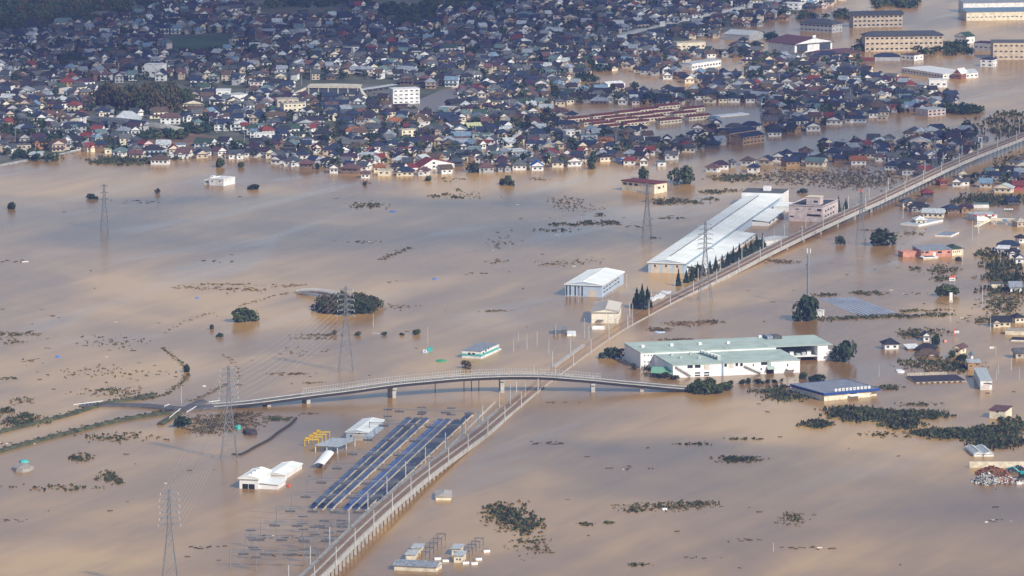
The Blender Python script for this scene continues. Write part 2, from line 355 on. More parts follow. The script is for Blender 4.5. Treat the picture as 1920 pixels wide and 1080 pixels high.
for k in range(5): pan.bar((k, 0, .4), (k, 0, 3.1 if k % 2 else 3.4), .06 if k % 2 else .1, 0, 4)
for z in (1.2, 3.05): pan.bar((0, 0, z), (4.0, 0, z), .06, 0, 4)
PAN = pan.mesh('fence_panel', [mat('fence_wire', (.5, .5, .49), .6)])
lowp = MB()
for k in range(3): lowp.bar((k * 2, 0, .7), (k * 2, 0, 1.25), .07)
lowp.bar((0, 0, 1.2), (4.0, 0, 1.2), .06); LOWP = lowp.mesh('guard_rail', [STEEL])
for o in (.15, RW - .15):
    P = offset(BM, o)
    for p, q in zip(P, P[1:]):
        x = topx(p)[0]; d = q - p
        w = ob('fence_panel' if 565 < x < 1113 else 'guard_rail', PAN if 565 < x < 1113 else LOWP, brg, p)
        w.rotation_euler = (0, -math.asin(max(-1, min(1, d.z / d.length))), math.atan2(d.y, d.x)); w.scale = (d.length / 4.0, 1, 1)
for x, wid in ((507, 1.3), (583, 1.3), (743, 1.6), (943, 1.6), (1110, 1.4), (1203, 1.4)):
    i = min(range(len(BM)), key=lambda k: abs(topx(BM[k])[0] - x)); p = BM[i]; t = BM[min(i + 1, len(BM) - 1)] - BM[i - 1]
    b = MB(); b.box(-1.1, .8, -6, 1.1, RW - .8, p.z - 2.75 if p.z > 4.6 else p.z - 1.6); 
    if p.z > 4.6: b.box(-1.25, -.1, p.z - 2.74, 1.25, RW + .1, p.z - 1.61)
    b.build('pier', CONC, brg, (p.x, p.y, 0), math.atan2(t.y, t.x))
for x in (824, 875, 893, 907):                     # thin drain pipes and stays behind the deck
    i = min(range(len(BM)), key=lambda k: abs(topx(BM[k])[0] - x)); p = offset(BM, RW + .6)[i]
    b = MB(); b.bar((0, 0, -1), (0, 0, p.z), .25, 0, 6); b.build('stay_post', STEEL_D, brg, (p.x, p.y, 0))
# low approach road west of the bridge, with white guard rails
b = MB(); AP = BP[:MAINI[0] + 3]; sweep(b, AP, [(-.5, -1.6), (0, -.02), (RW - .5, -.02), (RW, -1.6)], close=True); tag(b.build('road', ASPH), 'low asphalt road running from the bridge to the levee', kind='structure')
def railing(p, q, lab, z=1.0, h=1.0):
    P = smooth([at(*p, z), at(*q, z)], 2.5); b = MB()
    for a, c in zip(P, P[1:]): b.bar(a + Vector((0, 0, h)), c + Vector((0, 0, h)), .22); b.bar(a, a + Vector((0, 0, h)), .07)
    single(b, 'guard_rail', WHITE, lab, 'guard rail')
railing((138, 762), (194, 755), 'long white guard rail where the road dips into water')
railing((392, 757), (414, 754), 'short white guard rail at the start of bridge')
railing((318, 786), (340, 768), 'white guard rail sloping down left of the crossroads', .7)
railing((350, 776), (368, 765), 'white guard rail on the slope right of the crossroads', .7)
railing((308, 765), (320, 760), 'tiny white guard rail at the road edge left of crossroads', .9)
def strip(name, pts, w, z, m, lab, kind='structure', step=6, dz=0.0):
    P = smooth([at(x, y, z) for x, y in pts], step); b = MB(); rings = []
    sweep(b, P, [(-w, -z - .5), (-w * .45, 0), (w * .45, 0), (w, -z - .5)], close=True)
    return tag(b.build(name, m), lab, kind=kind)
strip('road', [(340, 768), (352, 762), (372, 752), (388, 746)], 4.5, 1.05, ASPH, 'crossing road spur climbing up to bridge road')
strip('levee', [(-30, 815), (60, 792), (130, 775), (170, 762), (210, 752), (258, 745), (290, 738)], 2.4, 1.2, GRASS_D, 'grassy levee curving towards the crossroads')
strip('levee', [(-20, 848), (60, 826), (150, 803), (230, 784), (300, 773), (330, 770)], 2.6, 1.4, GRASS_D, 'straight dark green levee left of the crossroads')
strip('levee', [(300, 792), (318, 781), (335, 772)], 2.6, 1.4, GRASS_D, 'short grassy bank below the crossroads')
strip('bank_wall', [(434, 850), (452, 850), (480, 835), (505, 822), (520, 810), (545, 793), (556, 781)], 1.0, .9, mat('wet_bank', (.035, .033, .03), .9), 'thin dark bank wall bending across the water')

# ---------------------------------------------------------------- white footbridge behind the grove
P = smooth([at(x, y, z) for x, y, z in ((555, 547, 1.6), (585, 546, 3.0), (612, 549, 3.2), (636, 555, 2.4))], 2.5)
fb = thing('footbridge', 'small arched white railed bridge behind the wooded island', 'bridge', P[0])
b = MB(); sweep(b, [p - P[0] for p in P], [(0, -1.5), (0, 0), (4.5, 0), (4.5, -1.5)], close=True); b.build('deck', CONC_D, fb)
for o in (0, 4.4):
    b = MB(); Q = offset([p - P[0] for p in P], o)
    for a, c in zip(Q, Q[1:]):
        b.bar(a, a + Vector((0, 0, 1.2)), .1)
        for h in (.6, 1.15): b.bar(a + Vector((0, 0, h)), c + Vector((0, 0, h)), .14)
    b.build('railing', WHITE, fb)

# ---------------------------------------------------------------- parked trains
BLUE = mat('train_blue', (.022, .034, .09), .28, .12, .3, spec=.6); BLUE_REFL = mat('train_blue_reflection', (.022, .05, .19), .25, .1, .3, spec=.6)  # the brighter blue paints a reflection onto one train's roof
IVORY = mat('train_ivory', (.6, .56, .48), .35, .1, .3, spec=.5); COPPER = mat('train_copper', (.3, .12, .05), .35, .1, .3)
NAVYROOF = mat('train_roof', (.02, .025, .048), .4, .2, .3)
def train_meshes(roofm):
    W, L = 1.69, 24.8
    prof = [(-W, 1.55), (-W + .12, 1.85), (-W + .5, 2.2), (-.7, 2.42), (.7, 2.42), (W - .5, 2.2), (W - .12, 1.85), (W, 1.55)]
    def body(nose):
        ro = MB(); lo = MB(); n = 8 if nose else 1
        st = []
        for k in range(n + 1):
            t = k / n
            if nose: y = 9.5 * (t); f = .12 + .88 * math.sin(t * math.pi / 2) ** .9; wv = .45 + .55 * math.sin(t * math.pi / 2) ** .7
            else: y = L * t; f = wv = 1
            st.append((y, f, wv))
        if nose: st.append((L, 1, 1))
        rings = [[Vector((x * wv, y, .15 + (z - .15) * f)) for x, z in prof] for y, f, wv in st]
        rl = [[Vector((x * W * wv, y, zz * (f if zz > 0 else 1))) for x, zz in ((-1, -1.2), (-1, 1.545), (1, 1.545), (1, -1.2))] for y, f, wv in st]
        for a, c in zip(rings, rings[1:]):
            for k in range(len(prof) - 1): ro.face([a[k], a[k + 1], c[k + 1], c[k]])
        ro.face(rings[0]); ro.face(list(reversed(rings[-1])))
        for a, c in zip(rl, rl[1:]):
            for k in (0, 2): lo.face([a[k], a[k + 1], c[k + 1], c[k]])
        lo.face(rl[0]); lo.face(list(reversed(rl[-1])))
        wi = MB(); y0 = 10.5 if nose else 2.2
        for sx in (-1, 1): wi.box(sx * W - .03, y0, .1, sx * W + .03, L - 2.2, .42)
        st_ = MB()
        for sx in (-1, 1): st_.box(sx * W - .025, y0 - .8, -.2, sx * W + .025, L - .4, .02)
        gear = MB(); gear.box(-.8, L * .35, 2.4, .8, L * .35 + 3.4, 2.58)
        out = [ro.mesh('roof', [roofm]), lo.mesh('body', [IVORY]), wi.mesh('window_band', [GLASS]), st_.mesh('stripe', [COPPER]), gear.mesh('roof_equipment', [STEEL_D])]
        if nose:
            ws = MB(); a, c = st[4], st[6]
            ws.face([(-.8, a[0], 2.0), (.8, a[0], 2.0), (.7, c[0], 2.52), (-.7, c[0], 2.52)]); out.append(ws.mesh('windscreen', [GLASS]))
        return out
    return body(False), body(True)
TM = {k: train_meshes(m) for k, m in (('n', NAVYROOF), ('b', BLUE), ('B', BLUE_REFL))}
pant = MB(); pant.bar((-.6, 0, 2.55), (0, .9, 3.4), .06); pant.bar((.6, 0, 2.55), (0, .9, 3.4), .06); pant.bar((-.9, .9, 3.4), (.9, .9, 3.4), .06); pant.box(-1, -1.6, 2.42, 1, 1.6, 2.72); PANT = pant.mesh('pantograph', [STEEL_D])
TR = [((584.6, 956), (770, 786), 'b', 'outermost dark blue train of the three parked on the depot side'),
      ((601, 956.5), (785, 787), 'n', 'middle dark blue train of the parked group of three'),
      ((617.6, 957), (802, 787), 'b', 'third parked train, beside the open gap of muddy water'),
      ((648, 958), (829.5, 789), 'B', 'brightest blue parked train, right across the open water gap'),
      ((665, 958), (843, 789), 'b', 'second train of the parked group of four, beside brightest blue one'),
      ((682, 958), (860, 790), 'n', 'third train of the parked group of four, darkest roof'),
      ((707, 942), (885, 777), 'n', 'parked train nearest the viaduct, set back behind the others')]
for h, t, k, lab in TR:
    p = at(*h); q = at(*t); d = (q - p); L = d.length; rz = math.atan2(d.y, d.x) - math.pi / 2; n = 12; cl = L / n
    T = thing('train', lab, 'train', p, rz, 'bullet trains parked in the flooded depot')
    for c in range(n):
        last = c == n - 1; ms = TM[k][1 if c in (0, n - 1) else 0]
        car = ob('car', ms[1], T, (0, cl * (c + 1) if last else cl * c, 0), math.pi if last else 0); car.scale = (1, cl / 25.0, 1)
        for nm, me in zip(('roof', 'window_band', 'stripe', 'roof_equipment', 'windscreen'), (ms[0],) + tuple(ms[2:])): ob(nm, me, car)
        if c in (2, 6): ob('pantograph', PANT, car, (0, 5, 0))

# ---------------------------------------------------------------- buildings of the depot and the flooded plain
class Frame:
    def __init__(s, loc, rz):
        s.loc = Vector((loc[0], loc[1], 0)); s.rz = rz; s.c = math.cos(rz); s.s = math.sin(rz)
    def loc_of(s, v):
        d = v - s.loc; return Vector((d.x * s.c + d.y * s.s, -d.x * s.s + d.y * s.c, v.z))
    def px(s, x, y, z=0.0): return s.loc_of(at(x, y, z))
    def wall(s, px, py, yp=0.0):                   # where the sight line meets the wall y = yp -> (x, z)
        a = s.loc_of(at(px, py, 0.0)); d = s.loc_of(Vector((0, 0, CAMH))) - a; t = (yp - a.y) / d.y; return a.x + d.x * t, d.z * t
    def side(s, px, py, xp):                       # the wall x = xp -> (y, z)
        a = s.loc_of(at(px, py, 0.0)); d = s.loc_of(Vector((0, 0, CAMH))) - a; t = (xp - a.x) / d.x; return a.y + d.y * t, d.z * t
def frame_AB(A, B, z=0.0):
    return Frame(at(*A, z), yaw_between(A, B, z)), (at(*B, z) - at(*A, z)).length
def gable_body(parent, x0, y0, x1, y1, h, rk, rh, wmat, rmat, over=.5, th=.28, z0=-2.0, wname='wall', rname='roof'):
    b = MB(); b.box(x0, y0, z0, x1, y1, h - .06 if rk != 's' else h - .06)
    if rk == 's':
        b = MB(); b.hull([(x0, y0, z0), (x1, y0, z0), (x1, y1, z0), (x0, y1, z0)], [(x0, y0, h - .08), (x1, y0, h - .08), (x1, y1, h + rh - .08), (x0, y1, h + rh - .08)])
    w = b.build(wname, wmat, parent)
    r = MB(); roof_mb(r, rk, x0, y0, x1, y1, h, rh, over, th); ro = r.build(rname, [rmat, wmat], parent)
    return w, ro
def simple(name, label, cat, A, B, D, h, rk, rh, wk, rk_m, over=.4, th=.28, front=(), right=(), left=(), group=None, par=None):
    f, w = frame_AB(A, B)
    if isinstance(D, tuple): D = abs(f.px(*D).y)
    wmat = wm(wk) if isinstance(wk, str) else wk; rmat = rm(rk_m) if isinstance(rk_m, str) else rk_m
    T = thing(name, label, cat, f.loc, f.rz, group)
    gable_body(T, 0, 0, w, D, h, rk, rh, wmat, rmat, over, th)
    if par and rk == 'f':
        b = MB(); z = h + max(th, .35) + .002; o = over; b.box(-o, -o, z, w + o, .3 - o, z + par); b.box(-o, D + o - .3, z, w + o, D + o, z + par); b.box(-o, .302 - o, z, .3 - o, D + o - .302, z + par); b.box(w + o - .3, .302 - o, z, w + o, D + o - .302, z + par); b.build('parapet', wmat, T)
    for it in front:
        x, z = f.wall(it[0], it[1]); nm = it[4] if len(it) > 4 else 'window'; m = it[5] if len(it) > 5 else None
        window(T, x, 0, z, it[2], it[3], 'f', nm, m)
    for it in right:
        y, z = f.side(it[0], it[1], w); window(T, w, y, z, it[2], it[3], 'r', it[4] if len(it) > 4 else 'window', it[5] if len(it) > 5 else None)
    for it in left:
        y, z = f.side(it[0], it[1], 0); window(T, 0, y, z, it[2], it[3], 'l')
    return T, f, w, D
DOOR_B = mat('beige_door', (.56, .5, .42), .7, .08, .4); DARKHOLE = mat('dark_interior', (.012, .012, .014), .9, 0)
PALE_ROOF = mat('pale_metal_roof', (.76, .79, .76), .8, .06, .1, spec=.2); PALE_G = mat('pale_green_roof', (.38, .46, .41), .8, .09, .12, spec=.2)
PBLUE = mat('pale_blue_cladding', (.4, .5, .62), .6, .08, .3); BGREY = mat('stripe_blue_grey', (.25, .33, .4), .6, .1, .3); WHITE_B = mat('white_cladding', (.76, .76, .75), .6, .06, .2)

# the long shed ------------------------------------------------------
LYAW = yaw_between((1283, 497), (1460, 373), 6.4) - math.pi / 2; LW = 24.0
LL = (at(1460, 373, 6.4) - at(1283, 497, 6.4)).length
o_ = at(1283, 513) - Vector((math.cos(LYAW), math.sin(LYAW), 0)) * LW
f = Frame(o_, LYAW); T = thing('maintenance_shed', 'very long white train shed with pale roof beside the viaduct', 'shed', f.loc, f.rz)
gable_body(T, 0, 0, LW, LL, 6.4, 'e', 2.2, PBLUE, PALE_ROOF, .8, .5)
for x0 in (1.8, 9.2, 16.6):
    b = MB(); b.box(x0, -.12, -2, x0 + 5.4, -.003, 5.6); d = b.build('shutter_door', DOOR_B, T); window(d, x0 + 2.7, -.13, 3.9, 1.2, 1.4)
for k in range(44):
    y = 6 + k * (LL - 12) / 43; window(T, LW, y, 4.3, 3.4, 1.5, 'r', 'window', mat('clerestory', (.12, .19, .26), .2, .1))
vb = MB(); vb.box(-.5, -.5, 0, .5, .5, .8); VENT = vb.mesh('ridge_vent', [mat('vent_grey', (.13, .14, .14), .7)])  # ridge vents in one dark grey
for k in range(62): ob('ridge_vent', VENT, T, (LW / 2, 14 + k * (LL - 30) / 61, 8.85))
SEAM = mat('roof_seam', (.62, .65, .63), .8)
for s_ in (-1, 1):
    for q in (.25, .5, .75):
        x = LW / 2 + s_ * (LW / 2 + .8) * q; z = 6.9 + 2.2 * (1 - q) + .02; b = MB(); b.hull([(x - .12, -.7, z - .1), (x + .12, -.7, z - .1), (x + .12, LL + .7, z - .1), (x - .12, LL + .7, z - .1)], [(x - .12, -.7, z + .1), (x + .12, -.7, z + .1), (x + .12, LL + .7, z + .1), (x - .12, LL + .7, z + .1)]); b.build('roof_seam', SEAM, T)
    for q in (.53,):
        b = MB(); y = LL * q; b.hull([(LW / 2 + s_ * .6, y, 8.95), (LW / 2 + s_ * .6, y + .4, 8.95), (LW / 2 + s_ * (LW / 2 + .7), y + .4, 6.85), (LW / 2 + s_ * (LW / 2 + .7), y, 6.85)], [(LW / 2 + s_ * .6, y, 9.18), (LW / 2 + s_ * .6, y + .4, 9.18), (LW / 2 + s_ * (LW / 2 + .7), y + .4, 7.03), (LW / 2 + s_ * (LW / 2 + .7), y, 7.03)]); b.build('roof_joint', SEAM, T)
gut = MB(); gut.box(LW + .81, -.7, 6.0, LW + 1.15, LL + .6, 6.6); gut.build('gutter', BGREY, T)
for y0, y1, xw, z, lab in ((8, LL * .53, 13.5, 2.9, 'side_roof'), (LL * .70, LL * .88, 12, 3.2, 'side_roof')):
    b = MB(); b.hull([(LW + .1, y0, z + .9), (LW + xw, y0, z - .3), (LW + xw, y1, z - .3), (LW + .1, y1, z + .9)], [(LW + .1, y0, z + 1.2), (LW + xw, y0, z), (LW + xw, y1, z), (LW + .1, y1, z + 1.2)]); b.build(lab, PALE_ROOF, T)
    b = MB(); b.box(LW + .1, y0 + .5, -2, LW + xw - .6, y1 - .5, z - .35); b.build('side_wall', WHITE_B, T)
    b = MB(); b.box(LW + xw + .002, y0, z - .7, LW + xw + .25, y1, z + .05); b.build('gutter', BGREY, T)
    for k in range(int((y1 - y0) / 14)): window(T, LW + xw - .6, y0 + 7 + k * 14, .9, 6.0, 1.0, 'r')
b = MB(); b.box(-3, LL + 1.2, -2, LW + 3, LL + 24, 9.6); b.build('end_block', WHITE_B, T)
b = MB(); b.box(-3, LL + 1.0, 9.602, LW + 3, LL + 24.2, 9.9); b.build('end_roof', rm('grey'), T)
b = MB(); b.box(11, LL + 10, 9.902, 16, LL + 15, 13); b.build('roof_tank', WHITE, T)
b = MB(); b.box(LW + 1, LL - 26, -2, LW + 20, LL - 2, 3.6); b.build('annex', WHITE_B, T)
b = MB(); b.box(LW + .9, LL - 26.2, 3.602, LW + 20.2, LL - 1.8, 3.9); b.build('annex_roof', PALE_ROOF, T)

simple('track_hut', 'white flat-roofed hut behind the dark conifers by the track', 'hut', (1414, 460), (1434, 462), 26, 3.6, 'f', 0, 'white', 'white', .5)
simple('blue_hall', 'pale blue hall with slit windows and white roof', 'hall', (1060, 555), (1128, 557.5), 62, 7.3, 'e', 2.0, PBLUE, PALE_ROOF, .7, .5,
       front=[(1062.5, 554, .9, 6.2), (1069, 554, .9, 6.2), (1078.5, 554.5, .9, 6.2), (1085, 555, .9, 6.2), (1091.5, 555, .9, 6.2), (1111, 557, 5.4, 4.6, 'door', DOOR_B)],
       right=[(1133 + k * 5.2, 541.5 - k * 3.6, 5.5, .9) for k in range(6)] + [(1133 + k * 5.2, 548.5 - k * 3.6, 5.5, .9) for k in range(6)])
T, f, w, D = simple('cream_hall', 'cream windowless hall with half-and-half grey roof', 'hall', (1109, 606), (1159, 606.5), 40, 6.6, 'e', 1.6, mat('cream_render', (.78, .73, .6), .7, .06, .3), mat('ash_roof', (.36, .33, .3), .7, .1, .2), .6, .4,
       right=[(1178, 593, 1.6, 2.4, 'door')])
b = MB(); b.hull([(w / 2 + .3, 5, 8.2), (w + .3, 5, 6.75), (w + .3, D - 1, 6.75), (w / 2 + .3, D - 1, 8.2)], [(w / 2 + .3, 5, 8.75), (w + .3, 5, 7.3), (w + .3, D - 1, 7.3), (w / 2 + .3, D - 1, 8.75)]); b.build('roof_panel', mat('light_panel', (.62, .57, .48), .7, .06), T)
x, z = f.wall(1126, 601); b = MB(); b.box(x - 2, -2, 2.1, x + 2, -.003, 2.4); b.build('canopy', CONC_D, T)
x, z = f.wall(1122, 601)
tk = MB(); c0 = f.px(1112, 615); 
b = MB(); b.box(-4, -2, -.5, 4, 2, 1.6); b.box(-3.4, -1.6, 1.602, 3.4, 1.6, 1.9); single(b, 'white_tank', WHITE, 'low white tank box in front of cream hall', 'tank', at(1122, 617))

# factory with green roofs ------------------------------------------
GW = mat('factory_white', (.82, .82, .81), .6, .04, .2); GS = mat('factory_side', (.82, .82, .81), .6, .04, .2)
ZU, ZL = 9.2, 7.2
f = Frame(at(1201, 690.5), yaw_between((1201, 661), (1558, 646), ZU)); T = thing('factory', 'big white factory with pale green roofs beside the bridge end', 'factory', f.loc, f.rz)
xr = f.px(1558, 646, ZU).x; dB = abs(f.px(1163, 645, ZU).y - f.px(1201, 661, ZU).y); xo, _ = f.wall(1455, 660); xe, _ = f.wall(1533, 660); xq, _ = f.wall(1552, 660)
b = MB(); b.box(0, 0, -2, xo, dB, ZU - .06); b.build('main_wall', GW, T)
b = MB(); b.box(xe, 0, -2, xq, dB, ZU - .06); b.build('end_wall', GW, T)
b = MB(); b.box(xo + .003, dB - .5, -2, xe - .003, dB, ZU - .06); b.build('bay_back_wall', wm('teal'), T)
b = MB(); b.box(xo + .003, .3, 2.6, xe - .003, dB - .503, 3.1); b.build('bay_floor', WHITE_B, T)
b = MB(); b.box(xo + 2, 4, -2, xo + 2.8, 5, 2.598); b.build('bay_pillar', CONC, T); b = MB(); b.box(xe - 10, 4, -2, xe - 9.2, 5, 2.598); b.build('bay_pillar', CONC, T)
for k in range(6):
    b = MB(); x = xo + 3 + k * 3.6; b.box(x, 3 + k % 3, 3.102, x + 2.4, 6 + k % 2, 4.2 + (k * 7 % 3) * .6); b.build('machine', [wm('teal'), wm('grey'), wm('white')][k % 3], T)
b = MB(); roof_mb(b, 's', 0, 0, xr, dB, ZU, .5, .5, .35); b.build('main_roof', PALE_G, T)
b = MB(); xw, _ = f.wall(1577, 672); b.hull([(xq + .003, 1, -2), (xw, 1, -2), (xw, 9, -2), (xq + .003, 9, -2)], [(xq + .003, 1, 6.6), (xw, 1, 3.2), (xw, 9, 3.2), (xq + .003, 9, 6.6)]); b.build('wing_wall', GW, T)
for k in range(1, 9):
    x = xr * k / 9.0; b = MB(); b.box(x - .15, -.5, ZU + .36, x + .15, dB * .5, ZU + .62); b.build('roof_seam', mat('seam', (.5, .56, .52), .6), T) if k in (2, 4, 6) else None
lx0 = f.px(1257, 683, ZL); lx1 = f.px(1505, 678, ZL); ly = (lx0.y + lx1.y) / 2
b = MB(); b.box(lx0.x, ly, -2, lx1.x, -.003, ZL - .06); b.build('front_wall', GW, T)
b = MB(); roof_mb(b, 's', lx0.x, ly, lx1.x, -.35, ZL, .5, .3, .35); b.build('front_roof', PALE_G, T)
xm, _ = f.wall(1446, 690, ly); b = MB(); b.box(xm - 2.4, ly - .1, -2, xm, ly - .003, ZL - .4); b.build('recess_panel', wm('teal'), T)
xm, _ = f.wall(1355, 690, ly); b = MB(); b.box(xm - .4, ly - .5, -2, xm + .4, ly - .003, ZL + 1.2); b.build('downpipe', BGREY, T)
def fw(px0, py0, px1, py1, m=None, nm='window'):
    xa, za = f.wall(px0, py0, ly); xb, zb = f.wall(px1, py1, ly); window(T, (xa + xb) / 2, ly, zb, abs(xb - xa), abs(za - zb), 'f', nm, m)
for q in ((1289, 683.5, 1299, 690), (1303, 683, 1313.5, 689.5), (1303, 698, 1313, 700.5), (1320, 697.5, 1330, 700), (1303, 703, 1313, 705), (1320, 702.5, 1330, 704.5), (1358, 680.5, 1363, 687.5), (1379, 679.5, 1384, 686.5), (1388, 679, 1392.5, 686.5), (1411.5, 682, 1413.5, 686.5), (1427, 677, 1442, 684), (1426, 690, 1428.5, 694), (1475.5, 682.5, 1478, 687)): fw(*q)
PANL = mat('beige_panel', (.62, .57, .5), .7)
for q in ((1319.5, 683, 1331, 693), (1365.5, 680.5, 1376.5, 690.5)): fw(*q, PANL, 'shutter')
for px in (1209, 1215.5, 1221):
    for py in (667.5, 679.5): x, z = f.wall(px, py); window(T, x, 0, z, .7, .7)
x, z = f.wall(1474, 698, ly); b = MB(); b.box(x, ly - 3.2, 2.3, x + 5.6, ly - .003, 2.9); b.build('canopy', WHITE_B, T)
x, _ = f.wall(1437, 690, ly); b = MB(); b.hull([(x, ly - 3, 2.9), (x + 4.6, ly - 3, 2.9), (x + 4.6, ly - .1, 4.4), (x, ly - .1, 4.4)], [(x, ly - 3, 3.1), (x + 4.6, ly - 3, 3.1), (x + 4.6, ly - .1, 4.6), (x, ly - .1, 4.6)]); b.build('canopy', PALE_G, T)
b = MB(); b.box(x, ly - .14, -2, x + 4.6, ly - .004, 2.6); b.build('doorway', DARKHOLE, T)
for (pa, pb_) in (((1267, 687), (1295, 704)), ((1396, 685.5), (1427, 699))):
    xa, za = f.wall(*pa, ly); xb, zb = f.wall(*pb_, ly); b = MB(); n = 10
    for k in range(n):
        t = k / n; xx = xa + (xb - xa) * t; zz = za + (zb - za) * t; b.box(xx, ly - 1.5, zz - .3, xx + (xb - xa) / n, ly - .15, zz)
    st = b.build('outside_stair', CONC_D, T)
    b = MB(); b.bar((xa, ly - 1.5, za + 1.0), (xb, ly - 1.5, zb + 1.0), .1); b.bar((xa, ly - 1.5, za), (xb, ly - 1.5, zb), .16)
    for k in range(6): t = k / 5; p = (xa + (xb - xa) * t, ly - 1.5, za + (zb - za) * t); b.bar(p, (p[0], p[1], p[2] + 1), .06)
    b.build('handrail', WHITE_B, st)
cx = lx0.x; b = MB(); b.hull([(cx - 13, ly + 2, 3.2), (cx, ly - 1, 2.2), (cx, ly + 13, 4.2), (cx - 9, ly + 13, 4.6)], [(cx - 13, ly + 2, 3.6), (cx, ly - 1, 2.6), (cx, ly + 13, 4.6), (cx - 9, ly + 13, 5.0)]); b.build('side_canopy', mat('green_canopy', (.16, .36, .24), .6, .1), T)
for k in range(6):
    p = f.px(1316 + k * 6.3 if k < 5 else 1347, 664 + k * 2.0, ZL + .6); b = MB(); b.box(p.x - .9, p.y - 1.3, ZL + .3, p.x + .9, p.y + 1.3, ZL + 2.7); v = b.build('roof_vent', PALE_G, T)
    b = MB(); b.box(p.x - 1.1, p.y - 1.5, ZL + 2.703, p.x + 1.1, p.y + 1.5, ZL + 3.0); b.build('cowl', WHITE_B, v)
for px, py, z, s_ in ((1260, 667, ZL, .8), (1276, 672, ZL, .8), (1295, 665, ZL, .7), (1311, 672, ZL, .7), (1205, 651, ZU, .9), (1259, 648.5, ZU, .9), (1312, 646, ZU, .9), (1365, 644, ZU, .8), (1425, 633, ZU, 1.0)):
    p = f.px(px, py, z + .6); b = MB(); b.box(p.x - s_, p.y - s_, z + .3, p.x + s_, p.y + s_, z + 2.0); b.build('roof_vent', PALE_G if z == ZL else WHITE_B, T)
p = f.px(1449, 634, ZU + .6); b = MB(); b.box(p.x - 5, p.y - 5, ZU + .5, p.x - 1.4, p.y + 5, ZU + 2.6); b.build('cooling_unit', rm('steel'), T)
b = MB(); b.box(p.x - 1.0, p.y - 5, ZU + .5, p.x + 4.2, p.y + 5, ZU + 2.4); b.build('cooling_unit', rm('grey'), T)

# store with the blue fascia and lettered boards ---------------------
ZS = 4.4
f = Frame(at(1545, 738 + ZS * ppm(738)), yaw_between((1545, 738), (1650, 728.5), ZS)); T = thing('store', 'low cream store with blue fascia and white letter boards', 'shop', f.loc, f.rz)
f = Frame(at(1545, 738, ZS), f.rz); T.location = f.loc
w = f.px(1650, 728.5, ZS).x; d = f.px(1508, 718.5, ZS).y; d = max(d, 14)
b = MB(); b.box(.5, .6, -2, w - 5.5, d - .5, ZS - .9); b.build('wall', wm('cream'), T)
b = MB(); b.box(w - 5.497, 2.6, -2, w - .5, d - .5, ZS - .9); b.build('porch_wall', wm('cream'), T)
b = MB(); b.box(.003, .003, ZS - .897, w - .003, d - .003, ZS + .1); b.build('roof', mat('store_roof', (.2, .22, .26), .6, .12, .2), T)
bl = mat('store_blue', (.015, .06, .24), .5, .06)
for q in ((-.25, -.25, w + .25, 0), (-.25, d, w + .25, d + .25), (-.25, .003, 0, d - .003), (w, .003, w + .25, d - .003)):
    b = MB(); b.box(q[0], q[1], ZS - 1.2, q[2], q[3], ZS + .25); b.build('fascia', bl, T)
x, z = f.wall(1600, 741, .6); b = MB(); b.box(x - 3.6, -1.8, 1.6, x + 3.6, .598, 2.0); b.build('canopy', WHITE, T)
b = MB(); b.box(x - 2.8, .5, -2, x + 2.8, .597, 1.2); b.build('shutter', DOOR_B, T); window(T, x, .6, 2.5, 4.6, .5)
for px in (1567, 1632): x, _ = f.wall(px, 745, .6); b = MB(); b.box(x - .06, .5, -2, x + .06, .596, ZS - .95); b.build('wall_joint', CONC_D, T)
INK = mat('sign_ink', (.03, .035, .05), .6)
GL = ['o', 'o', 'd', 'd', 'r', 'd', 'k', 'm', 'y', 'n']
for k in range(10):
    px = 1567.5 + k * 6.9; py = 731.2 - k * .36; x, z = f.wall(px, py, 1.4); h = 1.5
    s = MB(); s.box(x - h / 2, 1.3, ZS + .35, x + h / 2, 1.5, ZS + .35 + h); so = s.build('letter_board', WHITE, T)
    g = MB(); yq = 1.26; cz = ZS + .35 + h / 2; K = GL[k]
    def q_(a, b_, c, e): g.box(x + a, yq, cz + b_, x + c, 1.298, cz + e)
    if K == 'd': q_(-.3, -.3, .3, .3)
    elif K in 'or': [q_(-.32, -.32, .32, -.2), q_(-.32, .2, .32, .32), q_(-.32, -.197, -.2, .197), q_(.2, -.197, .32, .197)]; (q_(-.12, -.12, .12, .12) if K == 'r' else None)
    elif K == 'k': [q_(-.4, .05, .4, .17), q_(-.06, -.4, .06, .047)]
    elif K == 'm': [q_(-.35, -.35, .35, -.23), q_(-.35, -.227, -.23, .4), q_(.1, -.227, .2, .1)]
    elif K == 'y': [q_(.22, -.4, .34, .4), q_(-.3, .28, .217, .4), q_(-.3, -.06, .217, .06), q_(-.3, -.4, .217, -.28)]
    else: [q_(-.3, .15, .3, .27), q_(-.4, -.3, .4, -.18)]
    g.build('letter', INK, so)
    g = MB(); g.box(x - .05, 1.35, ZS + .102, x + .05, 1.45, ZS + .348); g.build('stand', STEEL, so)

